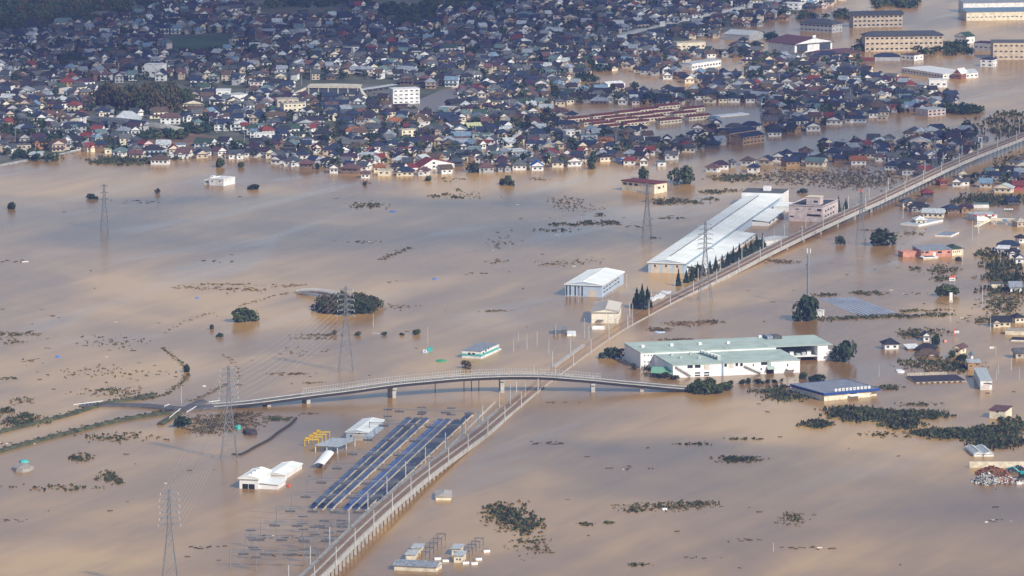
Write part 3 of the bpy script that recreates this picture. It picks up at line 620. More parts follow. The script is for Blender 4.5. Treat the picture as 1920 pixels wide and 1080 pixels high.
# other lone buildings ------------------------------------------------
simple('school_gym', 'cream gym with low dark red roof standing in water', 'gym', (1166, 357), (1227, 363.5), (1252, 360), 7.0, 'f', 0, 'cream', 'maroon', .6, .7,
       front=[(1172, 346.5, 3.2, 1.7), (1182, 347.5, 3.2, 1.7), (1192.5, 348.5, 3.2, 1.7), (1200, 361, 4.0, 1.2, 'door', wm('blue'))], right=[(1236, 354, 2.6, 1.5), (1244, 352, 1.3, 1.6)])
T, f, w, D = simple('white_block', 'lone small white building far out in open water', 'building', (392, 347), (419, 349), 16, 4.5, 'f', 0, 'white', 'white', .1, .3, par=.4, front=[(398, 341, 1.2, 1.0), (412, 341, 1.2, 1.0)])
b = MB(); b.box(-5, 1, -2, -.003, 9, 3.4); b.build('side_wing', wm('white'), T); b = MB(); b.box(-3, 7, 3.4, -.5, 9.5, 6); b.build('stair_tower', wm('white'), T); window(T, -2.5, 1, 1.6, 3.4, .8)
T, f, w, D = simple('pink_office', 'pale pink three-storey office with dark flat roof and penthouse', 'office', (1479, 414), (1542, 417), (1565, 404), 10.6, 'f', 0, 'pink', 'slate', .1, .3, par=.7,
       front=[(1495, 393, 2.6, .7), (1536, 396.5, 3.2, 1.7), (1484.5, 407, 3.0, 1.0), (1526, 406, 10, 1.6), (1518, 393, 2, .6)], right=[(1548 + 5 * k, 397 - 2.6 * k, 3.4, 1.2) for k in range(4)] + [(1548 + 5 * k, 407 - 2.6 * k, 3.4, 1.2) for k in range(4)])
b = MB(); b.box(w * .42, 8, 10.96, w * .82, 16, 16.2); ph = b.build('penthouse', wm('pink'), T); b = MB(); b.box(w * .40, 7.6, 16.203, w * .84, 16.4, 16.6); b.build('cap', wm('cream'), ph); window(ph, w * .7, 8, 12.6, 3, 1.4)
# depot buildings
T, f, w, D = simple('depot_hall', 'white depot hall with two black doorways and white wings', 'hall', (449, 916), (484, 917.5), 24, 5.2, 'e', 1.6, WHITE_B, PALE_ROOF, .7, .5)
for x0, x1 in ((1.6, 4.7), (5.0, 8.2)): b = MB(); b.box(x0, -.08, -2, x1, -.003, 2.6); b.build('doorway', DARKHOLE, T)
b = MB(); b.box(w + .003, 1.5, -2, w + 10, 17, 2.4); b.build('side_wing', WHITE_B, T); b = MB(); b.hull([(w + .01, 1, 3.0), (w + 10.6, 1, 2.4), (w + 10.6, 17.5, 2.4), (w + .01, 17.5, 3.0)], [(w + .01, 1, 3.4), (w + 10.6, 1, 2.7), (w + 10.6, 17.5, 2.7), (w + .01, 17.5, 3.4)]); b.build('wing_roof', PALE_ROOF, T)
b = MB(); b.box(w - 5, D + 6, -2, w + 6, D + 40, 2.2); b.build('rear_wing', WHITE_B, T); b = MB(); roof_mb(b, 'e', w - 5, D + 6, w + 6, D + 40, 2.3, 1.0, .4, .3); b.build('rear_roof', [PALE_ROOF, WHITE_B], T)
for k in range(3): b = MB(); b.box(w * .5 - .5, 4 + k * 7, 6.9, w * .5 + .5, 5 + k * 7, 7.7); b.build('roof_vent', rm('steel'), T)
simple('depot_store', 'pale blue depot building with white ribbed roof near trains', 'building', (649, 825), (689, 826.4), 40, 4.3, 'e', 1.1, PBLUE, PALE_ROOF, .5, .4,
       front=[(658, 819, 1.2, .9), (672, 826.5, 6, 3.8, 'door', DOOR_B), (673.5, 815, 1.2, 1.5), (685, 825.5, 1.5, 1.0, 'unit', WHITE)])
f, w = frame_AB((589, 848), (634, 851)); T = thing('carport', 'open steel carport roof on posts behind curved platform', 'shelter', f.loc, f.rz)
b = MB(); b.box(0, 0, 3.6, w, 26, 3.9); b.build('roof', rm('pale'), T)
for x in (.4, w * .5, w - .8):
    for y in (.4, 13, 25): b = MB(); b.box(x, y, -2, x + .35, y + .35, 3.598); b.build('post', WHITE, T)
f = Frame(at(587, 879), yaw_between((590, 879), (612, 853)) - math.pi / 2); w = 5.6; T = thing('curved_canopy', 'white half-barrel canopy on posts near orange boat', 'shelter', f.loc, f.rz); b = MB(); n = 8; L = 38
pts = [(w * (.5 - .5 * math.cos(math.pi * k / n)), 1.7 + 1.5 * math.sin(math.pi * k / n)) for k in range(n + 1)]
for (xa, za), (xb, zb) in zip(pts, pts[1:]): b.hull([(xa, 0, za), (xb, 0, zb), (xb, L, zb), (xa, L, za)], [(xa, 0, za + .2), (xb, 0, zb + .2), (xb, L, zb + .2), (xa, L, za + .2)])
b.build('barrel_roof', WHITE, T)
for x in (.2, w - .4):
    for k in range(5): b = MB(); b.box(x, 1 + k * 8.8, -2, x + .25, 1.25 + k * 8.8, 1.72); b.build('post', STEEL_D, T)
YEL = mat('yellow_paint', (.62, .4, .03), .55, .1)
for k, (px, py) in enumerate(((570, 836), (577, 831), (584, 826.5), (591, 822))):
    f, w = frame_AB((px, py), (px + 28, py - 1)); T = thing('gantry_crane', ['front', 'second', 'third', 'rear'][k] + ' yellow portal gantry of the four beside the carport', 'crane', f.loc, f.rz, 'yellow portal gantries')
    b = MB(); b.box(0, -.35, 3.0, w, .35, 3.7); b.build('beam', YEL, T)
    for x in (.1, w - .6): b = MB(); b.box(x, -.5, -1.5, x + .5, .5, 2.998); b.build('leg', YEL, T)
    b = MB(); b.box(.6, -.8, 3.702, 2.8, .8, 4.6); b.build('hoist', YEL, T)
T, f, w, D = simple('teal_band_office', 'flat white office with teal band round its walls', 'office', (866, 671), (902, 673), 32, 4.3, 'f', 0, 'white', 'steel', .15, .35, front=[(880, 665.5, 1.6, 1.3), (888, 665.8, 1.6, 1.3)], right=[(906, 664, 2.2, 1.2), (911, 659.5, 2.2, 1.2), (916, 655, 2.2, 1.2)])
TEALP = mat('teal_band', (.06, .42, .38), .6)
b = MB(); b.box(-.04, -.05, 1.4, w + .04, -.002, 2.7); b.build('band', TEALP, T); b = MB(); b.box(w + .002, .003, 1.4, w + .05, D - 1, 2.7); b.build('band', TEALP, T)
f, w = frame_AB((920, 657), (940, 656)); b = MB(); b.box(0, 0, -.5, w, 24, .5); b.box(1.2, 4, .502, w - 1, 12, .7); single(b, 'flat_white_roof', WHITE, 'flat white roof barely above water behind teal band office', 'roof', f.loc, f.rz)
simple('brown_hut', 'half-sunk cream hut with hipped grey roof beside viaduct piers', 'hut', (817, 938), (846, 938), 17, 1.7, 'h', 1.2, 'cream', mat('ash_roof', (.36, .33, .3)), .4)
simple('control_hut', 'long low substation hut with pale blue-grey roof', 'hut', (739, 1069), (817, 1073), 11, 2.3, 'g', 1.6, 'cream', 'steel', .5)
for i, (px, py, wp, h, lab) in enumerate(((761, 1050, 17, 2.6, 'pale substation hut just behind the long low one'), (772, 1037, 17, 2.4, 'rear pale substation hut, half hidden'), (851, 1055, 17, 3.4, 'front cream substation hut with two round louvres'), (847, 1041, 16, 3.2, 'rear cream substation hut with two round louvres'))):
    T, f, w, D = simple('substation_hut', lab, 'hut', (px, py), (px + wp, py + .4), 11, h, 'f', 0, 'cream', 'pale', .5, .3)
    if i > 1:
        for x in (w * .35, w * .68): b = MB(); b.hull([(x + .45 * math.cos(a), -.04, h * .5 + .6 * math.sin(a)) for a in [k * math.pi / 4 for k in range(8)]], [(x + .45 * math.cos(a), -.003, h * .5 + .6 * math.sin(a)) for a in [k * math.pi / 4 for k in range(8)]]); b.build('louvre', STEEL_D, T)
for (p, q, lab) in (((806, 1048), (835, 1014), 'dark lattice busbar gantry between the substation huts'), ((880, 1047), (906, 1022), 'thin lattice busbar gantry right of cream huts')):
    a = at(*p); c = at(*q); d = c - a; L = d.length; T = thing('busbar_gantry', lab, 'gantry', a, math.atan2(d.y, d.x))
    for k in range(5):
        x = L * k / 4; b = MB(); b.bar((x, 0, -1), (x, 0, 3.6), .16); b.bar((x, 4, -1), (x, 4, 3.6), .16); b.bar((x, -.3, 3.5), (x, 4.3, 3.5), .2); b.build('frame', STEEL_D, T)
    for y in (0, 2, 4): b = MB(); b.bar((0, y, 3.62), (L, y, 3.62), .13); b.build('busbar', STEEL_D, T)
for k, (px, py, lab) in enumerate(((820, 1049, 'white transformer by the dark lattice gantry foot'), (835, 1053, 'small white transformer between lattice gantry and cream hut'), (873, 1057, 'white transformer right of front cream hut'), (889, 1058, 'lowest white transformer at right of substation'), (897, 1050, 'middle white transformer at right of substation'), (912, 1035, 'farthest white transformer at right of substation'))):
    T = thing('transformer', lab, 'transformer', at(px, py), R(15), 'substation transformers'); b = MB(); b.box(-1.6, -1, -1, 1.6, 1, 1.0); b.build('tank', WHITE, T)
    for x in (-1, 0, 1): b = MB(); b.bar((x, 0, 1.002), (x, 0, 2.0), .16, 0, 6); b.build('bushing', STEEL_D, T)
# right-hand side of the picture
T, f, w, D = simple('grey_shop', 'narrow white two-storey shop with flat pale roof and shuttered front', 'shop', (1838, 731), (1860, 731), 46, 5.2, 'f', 0, 'white', 'pale', .25, .3, front=[(1847, 729, 2.0, 2.4, 'shutter', wm('pink')), (1852, 729, 2.0, 2.4, 'shutter', wm('pink')), (1850, 720, 3.6, .6), (1857, 721, 1.6, .8)], left=[(1836, 720, 2, 1.2), (1832, 714, 2, 1.2)])
simple('cream_hut', 'cream hut with rusty red roof on stilts of weed', 'hut', (1855, 784), (1885, 786), 12, 4.6, 's', .8, 'cream', 'mauve', .5, front=[(1870, 773.5, 1.6, .8)])
T, f, w, D = simple('tan_house', 'tan house with flat roof below a small capped tower', 'house', (1815, 694), (1838, 694), 11, 4.4, 'f', 0, 'tan', 'pale', .5, .5, front=[(1820.5, 688, 1.1, .9), (1832, 685.5, 1.1, .9)])
T = thing('water_tower', 'small round tower with teal cone cap behind tan house', 'tower', at(1821.5, 674)); b = MB(); b.bar((0, 0, -2), (0, 0, 3), 1.0, 0, 10); b.build('shaft', WHITE, T); b = MB(); b.bar((0, 0, 3.002), (0, 0, 5.0), 2.1, 0, 10, .2); b.build('cap', rm('teal'), T)
f, w = frame_AB((1718, 719), (1812, 716)); T = thing('sunken_warehouse', 'drowned warehouse whose dark flat roof barely clears the water', 'warehouse', f.loc, f.rz)
b = MB(); b.box(0, 0, -1, w, 22, .7); b.build('wall', wm('beige'), T); b = MB(); b.box(.3, .3, .702, w - .3, 21.7, .95); b.build('roof', mat('tar_roof', (.03, .024, .035), .8, .15), T)
for k in range(16): b = MB(); b.box(.5 + k * (w - 6) / 16, 22.003, -1, .3 + (k + 1) * (w - 6) / 16, 22.4, 2.6); b.build('wall_panel', wm('beige'), T)
for k in range(8): b = MB(); b.box(2 + k * (w - 3) / 8, -.06, .05, 3.6 + k * (w - 3) / 8, -.003, .55); b.build('vent', DARKHOLE, T)
T, f, w, D = simple('salmon_shop', 'salmon-walled shop with grey monopitch roof and white entrance canopy', 'shop', (1727, 483), (1784, 480.5), 16, 4.6, 's', 1.2, 'salmon', 'steel', .4, front=[(1730, 475, 1.5, 1.2), (1738, 475, 2.4, 1.2), (1752, 480, 1.8, 2.4, 'door', WHITE), (1762, 475, 2.8, 1.4), (1779, 474.5, 2.0, 1.2)])
b = MB(); b.box(-11, 5, -2, -.003, 14, 3.6); b.build('side_wing', wm('salmon'), T); b = MB(); b.box(-2, -9, .9, 9, -2, 1.4); c = b.build('entrance_canopy', WHITE, T); b = MB(); b.box(0, -8, 1.402, 7, -3, 1.5); b.build('skylight', rm('slate'), c); b = MB(); b.box(-1.6, -8.6, -1, 8.6, -2.4, .898); b.build('canopy_wall', wm('cream'), T)
simple('green_roof_house', 'cream house with dark green hip roof adjoining salmon shop', 'house', (1785, 479.5), (1806, 478), 12, 4.4, 'h', 2.0, 'cream', 'green', .6, front=[(1788, 474, .5, 1.4), (1791, 474, .5, 1.4), (1795, 473.6, .5, 1.4), (1798.5, 473.4, .5, 1.4)])
T, f, w, D = simple('filling_station', 'petrol station building with red banded canopy', 'shop', (1812, 410), (1832, 415), 16, 3.8, 'f', 0, 'white', 'pale', .3)
T = thing('station_canopy', 'grey forecourt canopy with bright red fascia beside white kiosk', 'canopy', at(1827, 414), R(-2)); b = MB(); b.box(0, 0, 4.0, 13.5, 16, 4.4); b.build('roof', rm('pale'), T)
b = MB(); b.box(-.1, -.25, 3.3, 9.0, -.003, 4.5); b.build('red_fascia', mat('signal_red', (.55, .03, .02), .5), T); b = MB(); b.box(9.003, -.25, 3.4, 12.2, -.003, 4.4); b.build('name_panel', WHITE, T); b = MB(); b.box(12.203, -.27, 3.0, 13.8, -.003, 4.6); b.build('red_badge', mat('signal_red', (.55, .03, .02)), T)
for x in (2, 11): b = MB(); b.box(x, 2, -2, x + .5, 2.5, 3.998); b.build('pillar', STEEL_D, T)
f, w = frame_AB((1858, 420), (1914, 422)); T = thing('covered_walk', 'beige covered walkway with sloping ramp and blue panel', 'walkway', f.loc, f.rz)
b = MB(); b.box(0, 0, 2.4, w, 4, 3.9); b.build('roof', wm('cream'), T); b = MB(); b.hull([(-.003, 0, 2.4), (-.003, 4, 2.4), (-5.5, -22, .2), (-8, -22, .2)], [(-.003, 0, 3.8), (-.003, 4, 3.8), (-5.5, -22, 1.2), (-8, -22, 1.2)]); b.build('ramp', wm('cream'), T)
for x in (2, w * .5, w - 2): b = MB(); b.box(x, 1, -2, x + .7, 2, 2.398); b.build('pillar', WHITE, T)
x, _ = f.wall(1884, 416); b = MB(); b.box(x - 1.3, -.1, 2.5, x + 1.3, -.003, 3.8); b.build('blue_panel', mat('panel_blue', (.08, .32, .6), .5), T)
for A, B, D, h, lab in (((1688, 422), (1722, 425), 34, 1.1, 'flat pale roof lying at water level beside small white house'), ((1753, 443), (1783, 444.5), 20, .9, 'flat grey roof sheet with white edge alone in water')):
    f, w = frame_AB(A, B); T = thing('drowned_roof', lab, 'roof', f.loc, f.rz); b = MB(); b.box(0, 0, -1, w, D, h); b.build('edge', WHITE, T); b = MB(); b.box(.5, .5, h + .002, w - .5, D - .5, h + .15); b.build('roof_sheet', rm('pale' if A[0] < 1700 else 'steel'), T)
# vinyl sheeted field
f, w = frame_AB((1610, 592), (1686, 590)); 
P4 = [at(1535, 560), at(1602, 558), at(1687, 588), at(1612, 593)]; T = thing('vinyl_field', 'field of pale plastic crop sheeting just under the surface', 'crop sheeting', P4[0])
for k in range(9):
    a0 = P4[0].lerp(P4[1], k / 9 + .014); a1 = P4[0].lerp(P4[1], (k + 1) / 9 - .02); c0 = P4[3].lerp(P4[2], k / 9 + .014); c1 = P4[3].lerp(P4[2], (k + 1) / 9 - .02); b = MB()
    m_ = lambda p, q: p.lerp(q, .5)
    up = Vector((0, 0, .25)); ridge0 = m_(a0, a1) + up * 2.2; ridge1 = m_(c0, c1) + up * 2.2
    Z = P4[0]; b.face([p - Z for p in (a0 + up * .2, c0 + up * .2, ridge1, ridge0)]); b.face([p - Z for p in (ridge0, ridge1, c1 + up * .2, a1 + up * .2)]); b.build('sheet_row', mat('vinyl', (.36, .41, .48), .4, .14, .08, spec=.5), T)

# ---------------------------------------------------------------- trees, bushes, reeds
def leaf_mat(name, dark, light, scale=.35):
    m = bpy.data.materials.new(name); m.use_nodes = True; nt = m.node_tree; b = nt.nodes['Principled BSDF']; L = nt.links.new
    tc = nt.nodes.new('ShaderNodeTexCoord'); oi = nt.nodes.new('ShaderNodeObjectInfo'); ad = nt.nodes.new('ShaderNodeVectorMath'); ad.operation = 'ADD'
    L(tc.outputs['Object'], ad.inputs[0]); L(oi.outputs['Location'], ad.inputs[1])
    n = nt.nodes.new('ShaderNodeTexNoise'); n.inputs['Scale'].default_value = scale; n.inputs['Detail'].default_value = 3; L(ad.outputs[0], n.inputs['Vector'])
    cr = nt.nodes.new('ShaderNodeValToRGB'); e = cr.color_ramp.elements; e[0].position = .36; e[0].color = (*dark, 1); e[1].position = .64; e[1].color = (*light, 1)
    L(n.outputs['Fac'], cr.inputs[0]); L(cr.outputs[0], b.inputs['Base Color']); b.inputs['Roughness'].default_value = .8; b.inputs['Specular IOR Level'].default_value = .2
    return m
LEAF = leaf_mat('leaf_green', (.026, .042, .016), (.07, .095, .032)); LEAF_B = leaf_mat('leaf_autumn', (.035, .04, .018), (.09, .07, .032))
CONIF = leaf_mat('needle_green', (.012, .03, .02), (.03, .06, .034)); REED = leaf_mat('reed_green', (.03, .045, .022), (.075, .09, .04), .12)
REED_D = leaf_mat('reed_dark', (.02, .03, .014), (.055, .075, .03), .15); REED_Y = leaf_mat('reed_dry', (.07, .058, .03), (.15, .12, .06), .12); LEAF_D = leaf_mat('leaf_dark', (.016, .032, .016), (.042, .068, .028)); REED_G = leaf_mat('reed_grey', (.05, .055, .042), (.12, .115, .09), .12); BARK = mat('bark', (.07, .05, .035), .9)
rnd = random.Random(11)
def leaf(b, p, s, r=rnd, m=0, flat=None):
    n = Vector((r.gauss(0, 1), r.gauss(0, 1), r.gauss(.4, 1))).normalized() if flat is None else flat
    u = n.orthogonal().normalized(); a = r.uniform(0, 6.28); v = n.cross(u); u, v = u * math.cos(a) + v * math.sin(a), v * math.cos(a) - u * math.sin(a)
    s1 = s * r.uniform(.7, 1.3); s2 = s * r.uniform(.5, 1.0)
    b.face([p - u * s1 - v * s2 * .4, p - v * s2, p + u * s1 + v * s2 * .3, p + v * s2], m)
def crown(kind, r, n, b=None, c=Vector((0, 0, 0)), W=1.0, H=1.0, D=1.0, s=.12):
    """unit crown: radius 1 about the axis, from z = 0 to 1; scaled by W, D, H"""
    b = b or MB()
    if kind == 'conifer':
        for _ in range(n):
            t = r.random() ** 1.4; rad = (1 - t) * (.75 + .25 * math.sin(t * 40)) ; a = r.uniform(0, 6.283); q = rad * r.uniform(.55, 1.05)
            leaf(b, c + Vector((math.cos(a) * q * W, math.sin(a) * q * D, t * H)), s * (1.15 - .6 * t) * W, r)
    else:
        sg = .42 if kind == 'broad' else .31; lobes = [(Vector((r.gauss(0, sg), r.gauss(0, sg), r.uniform(.28, .82))), r.uniform(.28, .44)) for _ in range(11 if kind == 'broad' else 9)] + [(Vector((0, 0, .5)), .42)]
        lobes = [(Vector((l.x, l.y, l.z * (1.05 - .55 * min(1, l.xy.length)))), q) for l, q in lobes]
        for _ in range(n):
            l, q = r.choice(lobes); d = Vector((r.gauss(0, 1), r.gauss(0, 1), r.gauss(.25, 1))).normalized() * q * r.uniform(.65, 1.05)
            p = l + d; p.z = max(p.z, .03)
            leaf(b, c + Vector((p.x * W, p.y * D, p.z * H)), s * W, r, 0, None if r.random() < .5 else (d.normalized() + Vector((r.gauss(0, .4), r.gauss(0, .4), r.gauss(.3, .4)))).normalized())
    return b
CR = {k: [crown(kk, random.Random(50 + i), n, s=s).mesh('crown', [m]) for i in range(4)] for k, kk, n, s, m in
      (('broad', 'broad', 620, .1, LEAF), ('autumn', 'broad', 620, .1, LEAF_B), ('conifer', 'conifer', 420, .16, CONIF), ('bush', 'bush', 520, .13, LEAF), ('dark', 'bush', 520, .13, LEAF_D), ('dry', 'bush', 220, .12, LEAF_B))}
tb = MB(); tb.bar((0, 0, -.25), (0, 0, .5), .07, 0, 6, .03)
for a in range(5): tb.bar((0, 0, .25 + .04 * a), (.35 * math.cos(a * 1.3), .35 * math.sin(a * 1.3), .6), .025, 0, 4, .008)
TRUNK = tb.mesh('trunk', [BARK])
def tree(name, kind, px, py, wpx, hpx, label, cat='tree', group=None, z=0.0):
    """wpx, hpx: size in the photo; stands at the row of its foot"""
    s = ppm(py); p = at(px, py, z); r = wpx / s / 2; h = hpx / s; i = rnd.randrange(4)
    T = thing(name, label, cat, p, rnd.uniform(0, 6.28), group)
    ob('crown', CR[kind][i], T, (0, 0, -.04 * h), 0, ((r * 1.3, r * 1.3, h * 1.12) if kind != 'conifer' else (r, r, h * 1.04))); ob('trunk', TRUNK, T, (0, 0, 0), 0, (r, r, h)); return T
TREES = [('conifer_tree', 'conifer', 1194, 576, 26, 36, 'left conifer of the dark clump beside the cream hall', 'tree'), ('conifer_tree', 'conifer', 1204, 579, 28, 45, 'tallest conifer of the dark clump beside the cream hall', 'tree'), ('conifer_tree', 'conifer', 1214, 576, 24, 38, 'right conifer of the dark clump beside the cream hall', 'tree'), ('leafy_bush', 'dark', 1205, 579, 34, 26, 'dark undergrowth at the foot of conifer clump', 'bush'),
 ('leafy_bush', 'bush', 462, 603, 42, 24, 'round dark green bush alone left of the wooded island', 'bush'),
 ('leafy_tree', 'bush', 1645, 460, 52, 27, 'wide green tree under the orange-topped pylon', 'tree'), ('small_tree', 'dark', 1576, 458, 14, 16, 'small dark tree right of viaduct standing alone', 'tree'),
 ('leafy_tree', 'dark', 1585, 676, 46, 38, 'big dark tree at the right end of the factory', 'tree'), ('leafy_tree', 'dark', 1508, 600, 44, 42, 'dark tree at the foot of the tall antenna mast', 'tree'),
 ('leafy_bush', 'dark', 1147, 671, 34, 20, 'dark bush at the left corner of the factory', 'bush'), ('brown_bush', 'dry', 874, 691, 22, 14, 'brown bush in front of teal band office', 'bush'),
 ('leafy_bush', 'dark', 340, 800, 30, 20, 'dark round bush just below the crossroads', 'bush'), ('leafy_bush', 'dark', 351, 698, 16, 13, 'little dark bush at the end of the slanting dyke', 'bush'),
 ('small_bush', 'dark', 474, 355, 18, 9, 'tiny bush right of the lone white building', 'bush'), ('small_bush', 'dry', 297, 363, 14, 9, 'tiny brownish bush left of the lone white building', 'bush'),
 ('small_bush', 'dark', 172, 373, 18, 10, 'small dark bush left of the far pylon', 'bush'), ('small_bush', 'dark', 22, 392, 22, 11, 'small dark bush near the left picture edge', 'bush'),
 ('leafy_bush', 'bush', 1775, 554, 36, 21, 'domed olive bush behind the white totem sign', 'bush'), ('leafy_tree', 'broad', 1288, 343, 50, 30, 'large dark round tree right of the red-roofed gym', 'tree'),
 ('leafy_tree', 'dark', 1203, 335, 20, 20, 'dark tree rising behind the red-roofed gym', 'tree'), ('small_tree', 'bush', 953, 347, 20, 18, 'green shrub pair in open water below the town', 'tree'), ('small_tree', 'bush', 941, 346, 14, 10, 'low green shrub beside the taller one below the town', 'bush'),
 ('leafy_bush', 'bush', 412, 313, 18, 17, 'olive bush standing in water near the shore houses', 'bush'), ('small_bush', 'bush', 452, 314, 10, 11, 'smaller olive bush right of the shore one', 'bush'),
 ('leafy_tree', 'dark', 890, 323, 26, 18, 'dark tree in front of mauve-roofed shore house', 'tree'), ('leafy_tree', 'dark', 1107, 317, 14, 14, 'dark round tree beside white shore house', 'tree'),
 ('leafy_tree', 'dark', 594, 317, 10, 10, 'small dark tree between two shore houses', 'tree'), ('small_bush', 'bush', 803, 339, 18, 8, 'low green bush just below the red and white hall', 'bush'), ('small_bush', 'bush', 684, 347, 12, 6, 'tiny green tuft below the shore houses', 'bush'),
 ('conifer_tree', 'conifer', 1572, 398, 14, 30, 'tall conifer right of the pale pink office', 'tree'), ('conifer_tree', 'conifer', 1586, 392, 12, 20, 'shorter conifer right of the pale pink office', 'tree'), ('leafy_tree', 'dark', 1505, 362, 14, 9, 'small dark tree behind the pale pink office', 'tree'),
 ('leafy_tree', 'dark', 1757, 648, 18, 22, 'dark round tree beside the white gabled farmhouse', 'tree'), ('leafy_bush', 'bush', 1784, 670, 14, 12, 'round bush left at the end of the drowned roof', 'bush'), ('leafy_bush', 'dark', 1803, 675, 16, 11, 'dark bush right at the end of the drowned roof', 'bush'),
 ('conifer_tree', 'conifer', 1905, 530, 12, 32, 'slim dark conifer at the right picture edge', 'tree'), ('leafy_bush', 'bush', 1505, 710, 14, 12, 'green bush at the right front corner of factory', 'bush'), ('leafy_bush', 'dark', 1530, 713, 34, 11, 'long low dark bush between factory and store', 'bush'),
 ('small_bush', 'bush', 672, 629, 12, 8, 'green tuft right of the tall pylon', 'bush'), ('small_bush', 'bush', 721, 628, 10, 6, 'first little tuft of two right of the pylon', 'bush'), ('small_bush', 'bush', 752, 628, 11, 4, 'flattened tuft right of the two by the pylon', 'bush'), ('small_bush', 'bush', 781, 627, 12, 10, 'green tuft left of the floating crane barge', 'bush'), ('small_bush', 'dry', 628, 627, 12, 9, 'pale tuft left of the tall pylon legs', 'bush'),
 ('small_bush', 'dark', 412, 632, 10, 8, 'tiny bush, lower of two below the footbridge path', 'bush'), ('small_bush', 'dark', 398, 617, 9, 8, 'tiny bush, upper of two below the footbridge path', 'bush')]
for t in TREES: tree(*t)
for k, (px, py) in enumerate(((1272, 536), (1287, 530), (1297, 527), (1308, 521), (1318, 517), (1331, 513), (1342, 508), (1354, 502), (1364, 499), (1375, 493), (1386, 487), (1398, 481), (1408, 477), (1419, 470), (1430, 465))):
    tree('conifer_tree', 'conifer', px, py, rnd.uniform(13, 18), rnd.uniform(24, 34), ORD[k] + ' conifer from lower end of the row beside the long shed', 'tree', 'conifers between shed and viaduct')
for k in range(26): 
    px = 1300 + 130 * rnd.random(); tree('conifer_tree', 'dark', px, 517 - (px - 1300) * .42 + rnd.uniform(-2, 6), 16, 14, 'low dark shrub under the conifers beside the long shed', 'bush', 'shrubs under the conifer row') if k < 14 else None
for k in range(34):                                   # wooded island
    a = rnd.uniform(0, 6.28); q = math.sqrt(rnd.random()) * .86; px = 651 + 54 * q * math.cos(a); py = 581 + 12 * q * math.sin(a) + (0 if px < 690 else -4)
    tree('leafy_tree', rnd.choice(['broad', 'autumn', 'autumn', 'broad']), px, py, rnd.uniform(22, 32), rnd.uniform(20, 26), 'leafy tree in the wooded island behind the tall pylon', 'tree', 'trees of the wooded island')
for k in range(44):                                   # knoll in the town
    a = rnd.uniform(0, 6.28); q = math.sqrt(rnd.random()); px = 292 + 60 * q * math.cos(a); py = 201 + 12 * q * math.sin(a)
    if k > 34: px = 208 + rnd.uniform(-14, 14); py = 197 + rnd.uniform(-4, 4)
    tree('leafy_tree', rnd.choice(['autumn', 'broad', 'autumn']), px, py, rnd.uniform(28, 40), rnd.uniform(28, 40), 'tall autumn tree on the wooded knoll among the houses', 'tree', 'trees of the town knoll', .5)
for k, (px, py, w, h) in enumerate(((1302, 735, 30, 17), (1320, 738, 34, 20), (1340, 738, 34, 18), (1357, 731, 26, 14), (1310, 724, 24, 12), (1335, 724, 30, 14))): tree('leafy_bush', 'bush', px, py, w, h, 'dense green bush at the right foot of the road bridge', 'bush', 'bushes at the bridge foot')
for k, (px, py, w, h) in enumerate(((1371, 721, 14, 8), (1393, 720, 13, 9), (1405, 719, 12, 9), (1422, 719, 15, 9), (1439, 718, 9, 7), (1453, 718, 10, 6), (1466, 716, 9, 7))): tree('shrub', 'dark' if k < 6 else 'dry', px, py, w, h, ORD[k] + ' shrub from the bridge in the row before the factory', 'bush', 'shrubs before the factory')
for k, (px, py, w, h) in enumerate(((1190, 693, 16, 11), (1212, 696, 14, 12), (1228, 703, 24, 13), (1248, 709, 24, 12), (1268, 712, 24, 9))): tree('shrub', 'dry', px, py, w, h, ORD[k] + ' brown shrub from the left along the factory corner', 'bush', 'shrubs at the factory corner')
def stuff_obj(name, b, mats, label): return tag(b.build(name, mats), label, kind='stuff')
def reeds(label, spots, m, h=1.6, dens=1.0, name='reeds', sz=.7):
    b = MB(); r = random.Random(len(label) * 7 + int(spots[0][0]))
    for cx, cy, rx, ry, n in spots:
        for _ in range(int(n * dens * (.68 if h < 3 else .7))):
            for _t in range(14):
                u, v = r.gauss(0, .5), r.gauss(0, .5)
                if u * u + v * v < 2 and noise.noise(Vector(((cx + rx * u) * .17, (cy + ry * v) * .62, 3.1))) > (.06 if h < 2.5 else -.1): break
            p = at(cx + rx * u, cy + ry * v); u *= .7; v *= .7; hh = (h * .62 if h < 2.5 else h * .85) * r.uniform(.3, 1.15) * (1.1 - .5 * (u * u + v * v)); w_ = r.uniform(.4, 1.1) * sz; mi = 0 if r.random() < .8 else 1
            for _k in range(r.choice((2, 3, 4))):
                a = r.uniform(0, 6.28); q = p + Vector((r.gauss(0, w_), r.gauss(0, w_ * 2.2), 0)); d = Vector((math.cos(a), math.sin(a), 0)) * w_; t = Vector((r.gauss(0, .35), r.gauss(0, .35), 1)) * hh * r.uniform(.5, 1)
                b.face([q - d, q + d, q + d * .5 + t, q - d * .6 + t * .9], mi)
    return stuff_obj(name, b, [m, REED_Y if m != REED_Y else BARK], label)
def stretch(x0, y0, x1, y1, w, n, k=8): return [(x0 + (x1 - x0) * (i + .5) / k, y0 + (y1 - y0) * (i + .5) / k, abs(x1 - x0) / k * .8 + 2, w, n / k) for i in range(k)]
reeds('sparse grey weeds beside the blue tarp in open water', [(688, 386, 34, 7, 150), (700, 384, 20, 4, 60)], REED, 1.2)
reeds('sparse green weed patches below the red and white hall', [(815, 368, 12, 3, 50), (835, 364, 10, 3, 40), (855, 370, 14, 3, 60), (860, 356, 10, 4, 25), (870, 367, 36, 8, 50), (848, 337, 40, 5, 40)], REED, 1.2)
reeds('brownish weed scatter in water left of the gym', [(1062, 378, 36, 9, 110), (1080, 388, 40, 8, 60), (1010, 336, 22, 3, 50)], REED_Y, 1.1)
